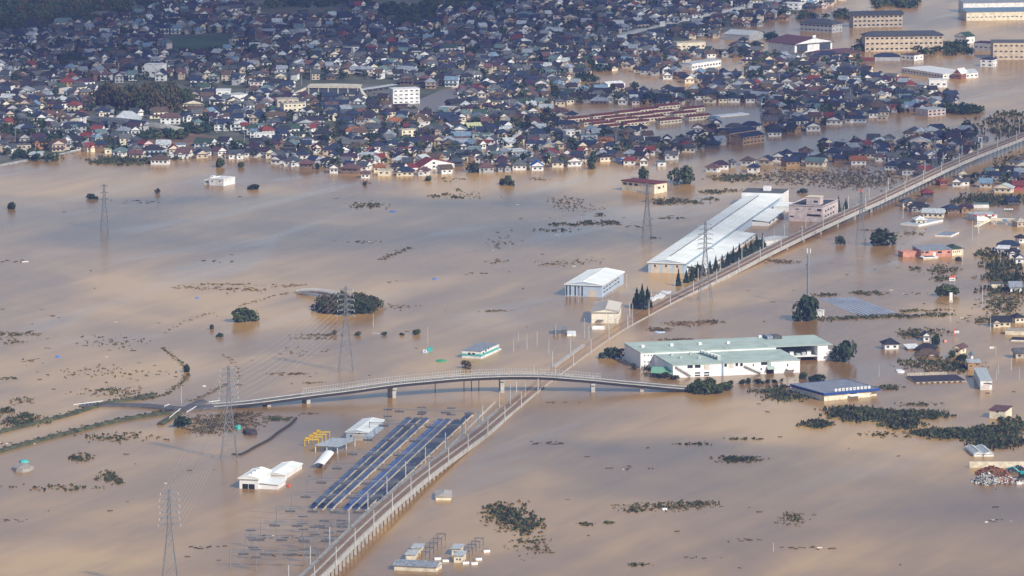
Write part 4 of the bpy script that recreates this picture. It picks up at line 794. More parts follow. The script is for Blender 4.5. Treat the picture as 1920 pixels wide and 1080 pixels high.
reeds('row of four reed tufts in open water left of the gym', [(1039, 420, 10, 2.5, 60), (1056, 419, 5, 2, 25), (1075, 421, 10, 2, 50), (1106, 418, 15, 4, 150), (1140, 417, 20, 4, 170), (1125, 403, 14, 3, 30), (1040, 432, 60, 3, 50)], REED, 1.8)
reeds('green reed bed between the gym and the long shed', [(1260, 377, 36, 5, 330), (1240, 381, 28, 3, 120), (1300, 379, 26, 3, 80), (1335, 360, 26, 4, 140), (1370, 357, 18, 3, 80), (1335, 373, 20, 3, 50)], REED, 1.8)
reeds('sunken reed strip left of the long shed', [(1260, 409, 40, 2, 60), (1225, 446, 10, 2, 20)], REED, 1.0)
reeds('green reed strip below the row of right-bank houses', [(1390, 332, 56, 6, 420), (1370, 338, 40, 4, 120)], REED, 2.2)
reeds('wide grey reed field below the right-bank houses', [(1560, 333, 130, 18, 900), (1620, 345, 70, 10, 260), (1470, 330, 40, 12, 160), (1650, 330, 50, 14, 160)], REED_G, 1.9, 1.0, 'reeds', .8)
reeds('faint weed line left of the pale blue hall', [(1035, 495, 26, 5, 70), (1085, 490, 40, 6, 50), (940, 455, 30, 8, 40), (930, 490, 30, 5, 40)], REED_Y, .9)
reeds('slanting dark weed line in the middle of open water', stretch(710, 487, 770, 464, 2, 110, 6), REED_D, 1.0)
reeds('long dark weed band above the wooded island', stretch(330, 538, 500, 545, 4, 200, 10) + [(420, 533, 60, 2, 90), (540, 536, 40, 4, 60)], REED_Y, .8)
reeds('weed fringe beside the left picture edge', [(30, 627, 45, 4, 170), (20, 640, 25, 8, 60), (10, 710, 30, 2, 60)], REED, 1.1)
reeds('scattered dark weed specks above the levee', [(210, 640, 70, 14, 90), (200, 700, 130, 18, 110), (215, 735, 70, 12, 150), (190, 732, 30, 3, 60), (40, 752, 24, 7, 70)], REED_D, 1.0)
reeds('dark drowned shrub bed at the left edge by levee', [(40, 788, 46, 12, 380), (12, 770, 14, 5, 70)], REED_D, 2.4)
reeds('dark tussocks below the straight levee', [(150, 858, 22, 7, 140), (205, 888, 14, 6, 60), (205, 897, 24, 7, 130), (222, 903, 8, 4, 60), (110, 915, 110, 6, 90), (225, 820, 80, 10, 150)], REED_D, 1.6)
reeds('rough brown grass island below the bridge approach', [(415, 792, 66, 15, 900), (385, 805, 34, 10, 300), (450, 778, 36, 6, 200)], REED_Y, 1.3, 1, 'reeds', .9)
reeds('small green island patch near the bank wall', [(522, 785, 22, 4, 260)], REED, 1.2)
reeds('big dark reed clump in the foreground water', [(960, 970, 46, 25, 420), (985, 985, 36, 16, 280), (930, 955, 30, 12, 140)], REED_D, 2.2, 1, 'reeds', .8)
reeds('thin drowned weeds below the big reed clump', [(1000, 1025, 40, 24, 110), (985, 1015, 40, 4, 60)], REED_D, 1.3)
reeds('debris tangle with white board in the foreground water', [(1250, 950, 80, 8, 320), (1190, 957, 22, 4, 90), (1300, 945, 40, 6, 160)], REED_D, 1.2)
reeds('two small weed rafts in the foreground water', [(1097, 983, 12, 3, 80), (1142, 980, 12, 2, 60), (1195, 1059, 20, 2.5, 70)], REED_D, 1.1)
reeds('dark weed raft right of centre in the foreground', [(1385, 861, 42, 6, 340), (1300, 833, 40, 2, 60), (1390, 823, 40, 2, 60)], REED_D, 1.5)
reeds('long dense hedge bank standing in water below store', [(1620, 779, 62, 10, 900), (1690, 795, 34, 9, 520), (1720, 779, 52, 6, 480), (1530, 796, 28, 5, 200), (1590, 770, 40, 4, 200)], REED_D, 3.4, 1.2, 'reeds', 1.0)
reeds('dense hedge bank at the lower right', [(1790, 814, 76, 8, 900), (1850, 808, 30, 7, 260), (1868, 828, 48, 12, 700), (1895, 800, 26, 14, 300)], REED_D, 3.0, 1.1, 'reeds', 1.0)
reeds('weed and scrub bank left of the store', [(1478, 742, 46, 10, 560), (1440, 733, 32, 4, 200), (1460, 726, 20, 3, 60), (1668, 727, 22, 4, 160)], REED_D, 2.2, 1.1)
reeds('scrub bed below the farmhouse group', [(1765, 684, 70, 14, 520), (1790, 690, 40, 10, 300), (1720, 682, 40, 8, 120)], REED_D, 2.0)
reeds('low hedge line at the lower edge of crop sheeting', stretch(1532, 598, 1778, 590, 3.5, 640, 12), REED, 2.2)
reeds('weed line at the upper edge of crop sheeting', [(1550, 553, 20, 3, 90), (1625, 550, 28, 4, 160), (1700, 583, 14, 2, 40), (1740, 582, 40, 2, 60)], REED, 1.8)
reeds('green and yellow weeds by the right edge houses', [(1880, 575, 44, 16, 420), (1860, 600, 50, 8, 260), (1890, 560, 40, 14, 200)], REED, 1.8)
reeds('weed tufts around the red and white road sign', [(1770, 507, 34, 10, 220), (1765, 522, 26, 5, 90), (1715, 504, 10, 4, 50)], REED_D, 1.6)
reeds('weed tufts behind the farmhouse group', [(1712, 627, 34, 9, 180), (1740, 622, 50, 7, 120)], REED_D, 1.8)
reeds('short weed row above the hedge bank', [(1720, 758, 36, 4, 110)], REED_D, 1.2)
reeds('sparse drowned weeds low at the right', [(1490, 972, 30, 12, 80), (1480, 968, 20, 5, 40), (1650, 815, 40, 5, 90)], REED_D, 1.2)
reeds('brown drift line behind the factory', [(1330, 604, 30, 4, 160), (1280, 608, 34, 4, 120), (1235, 618, 20, 4, 180), (1270, 637, 40, 2, 120), (1290, 605, 50, 3, 90)], REED_Y, 1.1)
reeds('weed scatter around the wooded island', [(600, 628, 50, 3, 120), (590, 634, 40, 2, 90), (740, 575, 50, 6, 70), (555, 660, 60, 10, 40), (545, 701, 40, 2, 110), (580, 718, 30, 2, 40), (930, 583, 30, 2, 70)], REED_Y, .8)
reeds('bushy shore hedge in front of the left shore houses', [(235, 302, 62, 7, 560), (190, 304, 20, 5, 90), (330, 295, 30, 5, 160)], REED, 3.4, 1, 'reeds', 1.0)
reeds('grassy bank strip along the left shore road', stretch(0, 306, 186, 272, 4, 520, 9), REED_Y, 1.5)
reeds('weeds along the drowned side road beyond viaduct', [(1450, 490, 30, 4, 120), (1480, 492, 20, 3, 60), (1640, 432, 30, 2, 60), (1700, 438, 30, 4, 80)], REED_Y, 1.0)
reeds('dark scrub along the right picture edge', [(1890, 245, 60, 14, 330), (1880, 228, 60, 8, 160), (1905, 300, 40, 12, 100), (1900, 215, 40, 6, 120)], REED_D, 3.0)
reeds('orchard scrub by the petrol station', [(1840, 372, 44, 9, 300), (1890, 375, 40, 9, 240), (1860, 382, 60, 5, 160), (1800, 378, 20, 4, 60)], REED_D, 3.2)
reeds('scrub around the right edge houses', [(1880, 500, 36, 14, 460), (1900, 525, 30, 12, 300), (1870, 520, 34, 8, 200), (1885, 545, 44, 8, 240), (1860, 478, 30, 10, 160)], REED_D, 3.2)

def along(pts, w, n):
    out = []
    for (x0, y0), (x1, y1) in zip(pts, pts[1:]): out += stretch(x0, y0, x1, y1, w, n / (len(pts) - 1), 4)
    return [(x, y, min(rx, 7), w, k) for x, y, rx, _, k in out]
reeds('grass tufts along the curving levee', along([(-20, 812), (60, 791), (130, 774), (170, 761), (210, 751), (258, 744), (290, 738)], 2.2, 260), REED_D, 1.3)
reeds('grass tufts along the straight levee', along([(-20, 847), (60, 825), (150, 802), (230, 783), (300, 772), (330, 769)], 2.0, 260), REED_D, 1.2)
reeds('broken curved grass dyke above the crossroads', along([(300, 743), (318, 735), (336, 722), (348, 710), (352, 700)], 1.2, 150) + along([(308, 739), (328, 728), (341, 714), (346, 702)], .8, 60), REED_D, .8)
reeds('broken slanting grass dyke above the crossroads', along([(350, 692), (340, 680), (328, 670), (316, 661), (305, 652)], 1.2, 130), REED_D, .8)
reeds('broken hooked grass dyke right of the lower pylon', along([(418, 664), (430, 672), (442, 685), (449, 700), (446, 712)], 1.0, 70), REED_D, .7)
reeds('dry grass strip rising towards the lower pylon', along([(355, 752), (380, 742), (405, 730), (424, 720)], 1.6, 110), REED_Y, .8)
reeds('faint grass path leading to the white footbridge', along([(306, 627), (345, 605), (375, 592), (400, 586)], 1.2, 50) + along([(448, 575), (480, 565), (520, 553), (556, 547)], 1.0, 90), REED_Y, .7)
reeds('shrub row behind the low approach road', [(270, 745, 16, 4, 120), (285, 741, 10, 4, 60)], REED_D, 1.8)

# ---------------------------------------------------------------- pylons, masts, poles, gantries
def pylon(px, py, h, label, top=None, arms=6, bw=None, rz=.4):
    T = thing('power_pylon', label, 'pylon', at(px, py), rz, 'power pylons'); B = bw or h * .085; M = STEEL; k = max(.075, h * .0017)
    def hw(z): t = z / h; return B * (1 - t / .62) + .95 * (t / .62) if t < .62 else .95 - .55 * (t - .62) / .38
    levels = [0, .14, .28, .40, .51, .62, .70, .78, .86, .93, 1.0]; Z = [q * h for q in levels]
    for sx, sy in ((-1, -1), (1, -1), (1, 1), (-1, 1)):
        b = MB()
        for z0, z1 in zip(Z, Z[1:]): b.bar((sx * hw(z0), sy * hw(z0), z0 - (1.5 if z0 == 0 else 0)), (sx * hw(z1), sy * hw(z1), z1), k * 1.5)
        b.build('leg', M, T)
    for s in range(4):
        b = MB(); c = [(-1, -1), (1, -1), (1, 1), (-1, 1)]; (ax, ay), (bx, by) = c[s], c[(s + 1) % 4]
        for z0, z1 in zip(Z, Z[1:]):
            b.bar((ax * hw(z0), ay * hw(z0), z0), (bx * hw(z1), by * hw(z1), z1), k); b.bar((bx * hw(z0), by * hw(z0), z0), (ax * hw(z1), ay * hw(z1), z1), k)
            b.bar((ax * hw(z1), ay * hw(z1), z1), (bx * hw(z1), by * hw(z1), z1), k)
        b.build('bracing', M, T)
    ins = MB(); ins.bar((0, 0, 0), (0, 0, -1.2), .2, 0, 6, .16); IN = ins.mesh('insulator', [mat('porcelain', (.5, .5, .5), .5)])
    for i in range(arms):
        z = h * (.66 + .3 * i / max(1, arms - 1)); L = h * .085 * (1.0 - .06 * (i % 3)); w_ = hw(z)
        for s in (-1, 1):
            b = MB(); tip = (s * (w_ + L), 0, z)
            for y in (-w_, w_): b.bar((s * w_, y, z), tip, k * 1.7)
            b.bar((s * w_, 0, z + h * .022), tip, k * 1.5); a = b.build('crossarm', M, T); ob('insulator', IN, a, tip)
    if top: b = MB(); b.bar((0, 0, h + .002), (0, 0, h + 2.5), .9, 0, 4, .2); b.build('warning_cap', mat('warning_red', (.6, .1, .05), .6), T)
    return T
PY = [(319, 1112, 50, 'tall lattice pylon cut by the lower picture edge', None), (430, 862, 51, 'tall lattice pylon standing by the brown grass island', None), (649, 697, 50.5, 'tall lattice pylon in front of the wooded island', None),
      (196, 430, 31.5, 'distant lone lattice pylon far out in the left water', None), (1322, 565, 51, 'tall lattice pylon in front of the long shed', None), (1614, 458, 36, 'lattice pylon with red tip straddling the viaduct', 1), (1213, 446, 38, 'faint lattice pylon in water left of the long shed', None), (1752, 320, 26, 'slim pylon among the right-bank houses', None)]
for px, py, h, lab, tp in PY: pylon(px, py, h, lab, tp, 6 if h > 45 else 3, rz=.15)
for (a, c, lab) in ((PY[0], PY[1], 'power cables strung between the two lower left pylons'), (PY[1], PY[2], 'power cables strung between the middle left pylons')):
    b = MB(); A = at(a[0], a[1]); C = at(c[0], c[1])
    for i in range(6):
        for s in (-1, 1):
            z = 50 * (.66 + .3 * i / 5); pts = [A.lerp(C, t / 10) + Vector((s * 5, 0, z - 1.6 - 14 * (t / 10) * (1 - t / 10) * 1.2)) for t in range(11)]
            for p, q in zip(pts, pts[1:]): b.bar(p, q, .03, 0, 3)
    single(b, 'power_cables', mat('cable_grey', (.4, .4, .4), .5), lab, 'cables')
T = thing('antenna_mast', 'tall grey telecom mast with antennas at its top', 'mast', at(1515, 572)); h = 105 / ppm(572)
b = MB(); b.bar((0, 0, -1), (0, 0, h), .95, 0, 8, .7); b.build('pole', STEEL, T)
for k in range(3):
    a = k * 2.1; b = MB(); x, y = 1.3 * math.cos(a), 1.3 * math.sin(a); b.box(x - .25, y - .25, h - 2.2, x + .25, y + .25, h + .6); b.build('antenna', WHITE, T); b = MB(); b.bar((0, 0, h - 1), (x, y, h - 1), .1); b.build('bracket', STEEL, T)
b = MB(); b.box(1.2, 0, -1, 3.0, 2, 2.4); b.build('cabinet', STEEL_L, T)
simple('equipment_cabin', 'small white equipment cabin beside the antenna mast tree', 'cabin', (1530, 594), (1543, 594.5), 4, 3.8, 'f', 0, 'white', 'white', .2)
def gantry(A, B, label, h=8.0, drops=4):
    a, c = at(*A), at(*B); d = c - a; L = d.length; T = thing('catenary_gantry', label, 'gantry', a, math.atan2(d.y, d.x), 'catenary gantries of the depot')
    for x in (0, L): b = MB(); b.bar((x, 0, -1), (x, 0, h + .6), .24, 0, 6); b.build('post', STEEL, T)
    b = MB(); b.bar((0, 0, h), (L, 0, h), .17); b.bar((0, 0, h - .8), (L, 0, h - .8), .12); n = int(L / 1.6)
    for k in range(n): b.bar((L * k / n, 0, h - .8 * (k % 2)), (L * (k + 1) / n, 0, h - .8 * ((k + 1) % 2)), .04, 0, 3)
    b.build('beam', STEEL, T)
    for k in range(drops):
        x = L * (k + .6) / drops; b = MB(); b.bar((x, 0, h), (x, 0, h - 2.6), .12); b.box(x - 2.6, -.3, h - 2.1, x + 2.6, .3, h - 1.2); b.build('dropper', STEEL_D, T)
for k in range(11):
    t = -.22 + 1.22 * k / 10; l = (484 + (722 - 484) * t, 1014 + (792 - 1014) * t); r_ = (652 + (897 - 652) * t, 1017 + (797 - 1017) * t)
    gantry(l, r_, ORD[k] + ' thin steel gantry over the depot tracks, counted from the bottom')
YM = sorted([(470, 1026, 34), (475, 1050, 40), (480, 1070, 42), (568, 1000, 34), (569, 1030, 40), (571, 1055, 42), (590, 1022, 36), (608, 1004, 30), (616, 1034, 38), (640, 990, 30), (640, 1016, 36), (727, 800, 34), (790, 792, 30), (846, 795, 32), (784, 812, 30)])
for k, (px, py, hp) in enumerate(YM):
    h = hp / ppm(py); T = thing('switch_mast', ORD[k] + ' dark-armed switch mast from the left in the depot yard', 'mast', at(px, py), 0, 'switch masts of the depot'); b = MB(); b.bar((0, 0, -1), (0, 0, h), .2, 0, 6); b.build('post', STEEL, T)
    for z in (h - .5, h - 4.2): b = MB(); b.box(-2.4, -.35, z - .35, 2.4, .35, z + .35); b.build('switch_arm', STEEL_D, T)
for k in range(9):
    y = 985 + k * 11; b = MB(); p0 = at(468 - k * 1.0, y); p1 = at(650 - k * 6.0, y + 4); z = 7.2
    for t in range(12): b.bar(p0.lerp(p1, t / 12) + Vector((0, 0, z - .8 * math.sin(math.pi * t / 12))), p0.lerp(p1, (t + 1) / 12) + Vector((0, 0, z - .8 * math.sin(math.pi * (t + 1) / 12))), .06, 0, 3)
    single(b, 'yard_wire', WIRE, ORD[k] + ' overhead wire from the top across the lower depot yard', 'wire', None, 0, 'overhead wires of the depot yard')
POLES = [(802, 648, 36, 'slim white mast rising from the floating crane barge'), (700, 613, 25, 'leaning white pole right of the wooded island'), (340, 756, 34, 'thin dark tripod pole at the crossroads'), (1287, 612, 0, ''), (1648, 706, 22, 'grey pole in water above store'), (1782, 604, 34, 'thin pole left of the road signs'),
         (1842, 578, 46, 'tall thin pole by right edge weeds'), (1857, 622, 36, 'tall pole before the dark-roofed right edge house'), (1868, 712, 20, 'pole right of the tan house'), (1872, 702, 22, 'second pole right of the tan house'), (1896, 694, 22, 'third pole in the group right of the tan house'), (1911, 712, 24, 'fourth pole in the group right of the tan house'), (1823, 452, 40, 'thin pole in open water near petrol station'), (1452, 448, 21, 'thick white post beside the track hut'), (1804, 496, 36, 'thin pole behind the salmon shop'), (1876, 496, 30, 'thin pole at the right edge scrub'), (1693, 410, 30, 'thin pole before the pale roofed house'),
         (963, 660, 26, 'thin pole in the depot right of teal band office'), (972, 652, 30, 'second thin pole right of the teal band office'), (1042, 632, 26, 'thin pole by the dark switch frames'), (1096, 634, 38, 'pole before the cream hall front'), (1135, 618, 42, 'pole at the right front corner of cream hall'), (1186, 612, 44, 'pole left of the big conifer clump'), (1152, 610, 30, 'pole in line with the cream hall side'), (1217, 594, 32, 'pole right of the big conifer clump'), (1085, 568, 28, 'thin pole in front of the pale blue hall'), (1149, 548, 24, 'thin pole at the side of pale blue hall'), (1175, 540, 26, 'thin pole between the pale blue hall and long shed'), (1295, 724, 20, 'pole with green sign at the bridge foot'), (1450, 1035, 18, 'lone white stake in the lower right water'), (988, 655, 30, 'pole just above the road bridge'), (1007, 650, 30, 'second pole just above the road bridge'), (1029, 665, 30, 'third pole just above the road bridge'), (985, 745, 32, 'pole just below the road bridge'), (1013, 733, 34, 'second pole just below the road bridge'), (957, 760, 40, 'pole left of the track below the road bridge')]
pm = MB(); pm.bar((0, 0, -.05), (0, 0, 1), .02, 0, 6, .013); PM = pm.mesh('shaft', [STEEL_L]); xa = MB(); xa.bar((-.9, 0, 0), (.9, 0, 0), .07); XA = xa.mesh('crossarm', [STEEL])
for px, py, hp, lab in POLES:
    if not hp: continue
    h = hp / ppm(py); T = thing('utility_pole', lab, 'pole', at(px, py), rnd.uniform(-.4, .4), 'poles standing in the water'); ob('shaft', PM, T, None, 0, (9, 9, h)); ob('crossarm', XA, T, (0, 0, h * .93)); ob('crossarm', XA, T, (0, 0, h * .85))
# signs
T = thing('road_sign', 'square sign, red over white, standing in water', 'sign', at(1785.5, 534)); b = MB(); b.box(-1.9, -.12, 2.6, 1.9, .12, 4.6); b.build('board', WHITE, T); b = MB(); b.box(-1.9, -.12, 4.603, 1.9, .12, 5.9); b.build('red_panel', mat('sign_red', (.6, .12, .08), .6), T)
for k in range(3): b = MB(); b.box(-1.3 + k * .95, -.15, 3.2, -.7 + k * .95, -.123, 4.0 if k != 1 else 3.8); b.build('letter', INK, T)
for x in (-1.3, 1.3): b = MB(); b.bar((x, 0, -1), (x, 0, 2.598), .1); b.build('post', STEEL_L, T)
T = thing('totem_sign', 'tall narrow white totem sign in front of domed bush', 'sign', at(1783, 572)); b = MB(); b.box(-.95, -.3, 1.8, .95, .3, 8.0); b.build('board', WHITE, T)
for x in (-.6, .6): b = MB(); b.bar((x, 0, -1), (x, 0, 1.798), .12); b.build('post', STEEL_L, T)
b = MB(); b.box(-.35, -.33, 2.2, .35, -.302, 3.0); b.build('mark', INK, T)
T = thing('shop_sign', 'red post sign with small white board behind tan house', 'sign', at(1788.5, 630)); b = MB(); b.box(-.35, -.3, -1, .35, .3, 5.4); b.build('post', mat('sign_red', (.6, .12, .08)), T); b = MB(); b.box(.36, -.2, 1.8, 3.2, .2, 3.2); b.build('board', WHITE, T); b = MB(); b.box(1.0, -.23, 2.3, 2.5, -.202, 2.7); b.build('lettering', mat('sign_grey', (.3, .35, .4), .6), T)
T = thing('gas_sign', 'tall pole sign with square white board by petrol station', 'sign', at(1835, 438)); b = MB(); b.bar((0, 0, -1), (0, 0, 6), .22, 0, 6); b.build('post', WHITE, T); b = MB(); b.box(-.9, -.3, 6.002, .9, .3, 7.8); b.build('board', WHITE, T); b = MB(); b.box(-.5, -.33, 6.4, .5, -.302, 7.4); b.build('emblem', mat('panel_blue', (.08, .32, .6)), T)
T = thing('direction_sign', 'green-white hanging road sign on bent post', 'sign', at(1867, 666)); b = MB(); b.bar((0, 0, -1), (0, 0, 5.2), .14, 0, 6); b.bar((0, 0, 5.1), (-3.2, 0, 5.1), .1); b.build('post', STEEL_L, T); b = MB(); b.box(-3.6, -.14, 3.9, -1.0, .02, 5.2); b.build('board', wm('white'), T)
T = thing('station_sign', 'white lettered sign board beside red canopy', 'sign', at(1891, 397)); b = MB(); b.box(-3.6, -.15, 1.0, 3.6, .15, 2.6); b.build('board', STEEL_D, T)
for k in range(6): b = MB(); b.box(-3.2 + k * 1.1, -.19, 1.4, -2.4 + k * 1.1, -.152, 2.3); b.build('letter', WHITE, T)
# crane barge, tarps and drifting things
T = thing('crane_barge', 'small blue and white crane barge near tall white mast', 'barge', at(799, 661)); b = MB(); b.box(-2.4, -3, -.4, 1.4, 2, .5); b.build('hull', wm('blue'), T); b = MB(); b.box(-1.9, -1.6, .502, .5, .8, 1.7); b.build('cab', WHITE, T); b = MB(); b.box(1.0, 4, -.4, 3.6, 10, 1.9); b.build('winch_house', TEALP, T); b = MB(); b.box(-1.5, -1.66, .9, .1, -1.602, 1.4); b.build('window', GLASS, T)
TARP_G = mat('green_tarp', (.05, .3, .16), .7); TARP_B = mat('blue_tarp', (.03, .2, .7), .6)
def lump(name, px, py, wpx, dpx, h, m, label, cat):
    s = ppm(py); w_ = wpx / s / 2; d_ = dpx / s / .16 / 2; b = MB(); rr = random.Random(px); n = 9
    ring = [(math.cos(6.283 * k / n) * w_ * rr.uniform(.8, 1.1), math.sin(6.283 * k / n) * d_ * rr.uniform(.8, 1.1)) for k in range(n)]
    b.hull([(x, y, -.3) for x, y in ring], [(x * .85, y * .85, h * rr.uniform(.5, .9)) for x, y in ring], cap=False); i0 = len(b.v) - n; b.v.append((0, 0, h)); c = len(b.v) - 1
    for k in range(n): b.f.append((i0 + k, i0 + (k + 1) % n, c)); b.m.append(0)
    single(b, name, m, label, cat, at(px, py))
for a in (('tarpaulin', 827, 677, 24, 5, .9, TARP_G, 'green tarpaulin heap floating above the road bridge', 'tarpaulin'), ('tarpaulin', 737, 397, 14, 2.4, .5, TARP_B, 'bright blue tarpaulin beside grey weeds far out', 'tarpaulin'), ('tarpaulin', 109, 669, 11, 2.4, .6, TARP_B, 'small blue tarpaulin drifting at the left', 'tarpaulin'), ('tarpaulin', 370, 559, 9, 2, .5, TARP_B, 'tiny blue tarpaulin left of the footbridge', 'tarpaulin'), ('tarpaulin', 815, 523, 11, 2, .5, TARP_B, 'tiny blue tarpaulin in mid water', 'tarpaulin'),
          ('tarpaulin', 1236, 623, 26, 2.6, .6, mat('pale_tarp', (.4, .55, .7), .6), 'pale blue sheet on the brown drift behind factory', 'tarpaulin'), ('gravel_heap', 42, 880, 46, 13, 2.4, mat('gravel', (.3, .27, .24), .95, .3, 1.5), 'pale gravel heap rising from water at the lower left', 'heap'), ('soil_heap', 470, 812, 33, 10, 2.2, mat('dark_soil', (.05, .04, .04), .95, .3, 1.5), 'dark soil heap right of the brown grass island', 'heap'), ('truck_top', 45, 866, 24, 4, 1.2, TEALP, 'teal machine top behind the gravel heap', 'machine'), ('machine_top', 446, 803, 13, 5, 1.8, TEALP, 'small teal machine left of the dark soil heap', 'machine'), ('boat', 541, 911, 10, 4, .9, mat('orange_hull', (.6, .1, .04), .6), 'small orange float near the white depot hall', 'float'),
          ('mud_bank', 1300, 606, 90, 5, .35, mat('wet_mud', (.2, .12, .06), .8), 'low brown mud bank behind the factory', 'mud bank'), ('white_board', 1246, 955, 14, 3.5, .5, WHITE, 'white board floating in the debris tangle', 'board'), ('plank', 1424, 960, 16, 1.2, .4, mat('wet_wood', (.12, .06, .04), .8), 'lone brown plank in the lower right water', 'plank'), ('white_van', 1687, 697, 20, 5, 1.2, WHITE, 'white vehicle roof just above water by scrub', 'vehicle'), ('car_top', 1797, 488, 15, 5, 2.2, rm('dark'), 'dark van top with white screen by salmon shop', 'vehicle'), ('red_car', 1772, 640, 9, 3, 1.2, mat('faded_red', (.6, .25, .22), .6), 'faded red float right of the dark tree', 'float')): lump(*a)
b = MB(); r = random.Random(5)
CL = [(r.uniform(0, 1900), r.uniform(330, 1070)) for _ in range(26)]
for _ in range(430):                                   # drift wood and litter
    px, py = r.choice([(r.uniform(0, 1000), r.uniform(310, 740)), (r.uniform(0, 500), r.uniform(560, 780)), (r.uniform(900, 1900), r.uniform(320, 520)), (r.uniform(1400, 1920), r.uniform(480, 860)), (r.uniform(0, 1920), r.uniform(820, 1080))])
    if r.random() < .55: c_ = r.choice(CL); px, py = c_[0] + r.gauss(0, 24), c_[1] + r.gauss(0, 1.6)
    p = at(px, py); a = r.gauss(0, .5); L = r.uniform(.2, 1.6) * (1 if r.random() < .8 else 1.6); d = Vector((math.cos(a), math.sin(a), 0)) * L; q = Vector((-d.y, d.x, 0)).normalized() * r.uniform(.15, .5); k = 1 if r.random() < .1 else 0; z = Vector((0, 0, r.uniform(.1, .35)))
    lo = [p - d - q, p + d - q, p + d + q, p - d + q]; b.hull([v - Vector((0, 0, .1)) for v in lo], [v + z for v in lo], k)
stuff_obj('debris', b, [mat('driftwood', (.06, .045, .035), .9, .3), WHITE], 'driftwood and litter strewn over the flood')
# scrap yard
SC = at(1872, 905); T = thing('scrap_yard', 'walled scrap yard heaped with rubble and rust', 'scrap yard', SC)
Y0 = at(1838, 877).y - SC.y
b = MB(); b.box(-11.5, Y0, -1, 22, Y0 + .8, 3.2); b.build('back_wall', wm('cream'), T); b = MB(); b.box(9, -5.5, -1, 22, -5, 1.4); b.build('front_wall', wm('white'), T)
SCM = [mat('scrap_' + n, c, .8, .2, 1) for n, c in (('pale', (.42, .4, .36)), ('rust', (.18, .06, .03)), ('black', (.02, .02, .025)), ('orange', (.42, .14, .05)), ('blue', (.05, .08, .14)), ('white', (.66, .64, .6)))]
r = random.Random(3)
for nm, cx, cy, rx, ry, h, ids, n in (('rubble_heap', -6, 2, 8, 10, 5.2, (0, 0, 5, 2, 4), 1100), ('rust_heap', -1, 26, 9, 14, 4.2, (1, 1, 2, 3), 800), ('mixed_heap', 5, 4, 6, 10, 2.6, (3, 5, 2, 0), 600), ('low_heap', 15, -1, 8, 5, 1.2, (3, 5, 2, 0), 260), ('dark_heap', 13, 34, 6, 8, 3.0, (2, 2, 4), 300)):
    b = MB()
    for _ in range(n):
        u, v = r.uniform(-1, 1), r.uniform(-1, 1); q = u * u + v * v
        if q > 1: continue
        z = h * (1 - math.sqrt(q)) + r.uniform(-.2, .3); s = r.uniform(.12, .5); c = Vector((cx + u * rx, cy + v * ry, z)); a = Vector((r.gauss(0, 1), r.gauss(0, 1), r.gauss(0, 1))).normalized() * s; w_ = a.orthogonal() * r.uniform(.3, 1)
        b.hull([c - a - w_, c + a - w_, c + a + w_ * .8, c - a + w_], [x + a.cross(w_).normalized() * s * .5 for x in (c - a - w_, c + a - w_, c + a + w_ * .8, c - a + w_)], r.choice(ids))
    o = b.build(nm, SCM, T); o['kind'] = 'stuff'
T = thing('excavator', 'teal excavator with bent arm in the scrap yard', 'excavator', SC + Vector((13, 12, 0))); TQ = mat('excavator_teal', (.02, .32, .32), .5); b = MB(); b.box(-1, -2, .6, 4.5, 2, 2.6); b.build('body', rm('dark'), T); b = MB(); b.box(-.6, -1.4, 2.602, 1.4, .6, 4.0); b.build('cab', TQ, T); b = MB(); b.bar((0, 0, 2.6), (-4.5, 0, 6.2), .45); b.build('boom', TQ, T); b = MB(); b.bar((-4.5, 0, 6.2), (-7.5, 0, 5.4), .35); b.build('stick', TQ, T); b = MB(); b.box(-8.2, -.6, 4.3, -7.0, .6, 5.4); b.build('bucket', STEEL_D, T)
for y in (-2.4, 2.02): b = MB(); b.box(-1.5, y, -.5, 4.5, y + .38, .8); b.build('track', STEEL_D, T)
for k, px in enumerate((1826, 1845)):
    simple('greenhouse', ['left', 'right'][k] + ' one of twin white vaulted greenhouses above scrap yard', 'greenhouse', (px, 856), (px + 18, 855.6), 22, 1.2, 'e', 1.2, 'white', 'pale', .3, group='twin greenhouses')
for px, py, k in ((1042, 625, 0), (1058, 624, 1)):
    T = thing('switch_cabinet', ['left', 'right'][k] + ' dark switch cabinet in water left of cream hall', 'cabinet', at(px, py)); b = MB(); b.box(-1.5, -4, -.5, 1.5, 6, 2.6); b.build('cabinet', STEEL_D, T); b = MB(); b.box(-1.7, -4.2, 2.602, 1.7, 6.2, 2.9); b.build('top', STEEL, T)
f, w = frame_AB((1063, 630), (1080, 630)); b = MB(); b.box(0, 0, -1, w, 14, .9); b.box(.4, .4, .902, w - .4, 13.6, 1.1); single(b, 'flat_white_roof', WHITE, 'flat white roof box at water level left of cream hall', 'roof', f.loc, f.rz)
for k, (px, py) in enumerate(((1221, 562), (1236, 557), (1247, 550))):
    b = MB(); b.box(-3, -6, -.5, 3, 6, .6); b.box(-2.6, -5.6, .602, 2.6, 5.6, .8); single(b, 'white_slab', WHITE, ['nearest', 'middle', 'farthest'][k] + ' of three white slabs behind the conifer clump', 'slab', at(px, py), -.2, 'white slabs by the track')

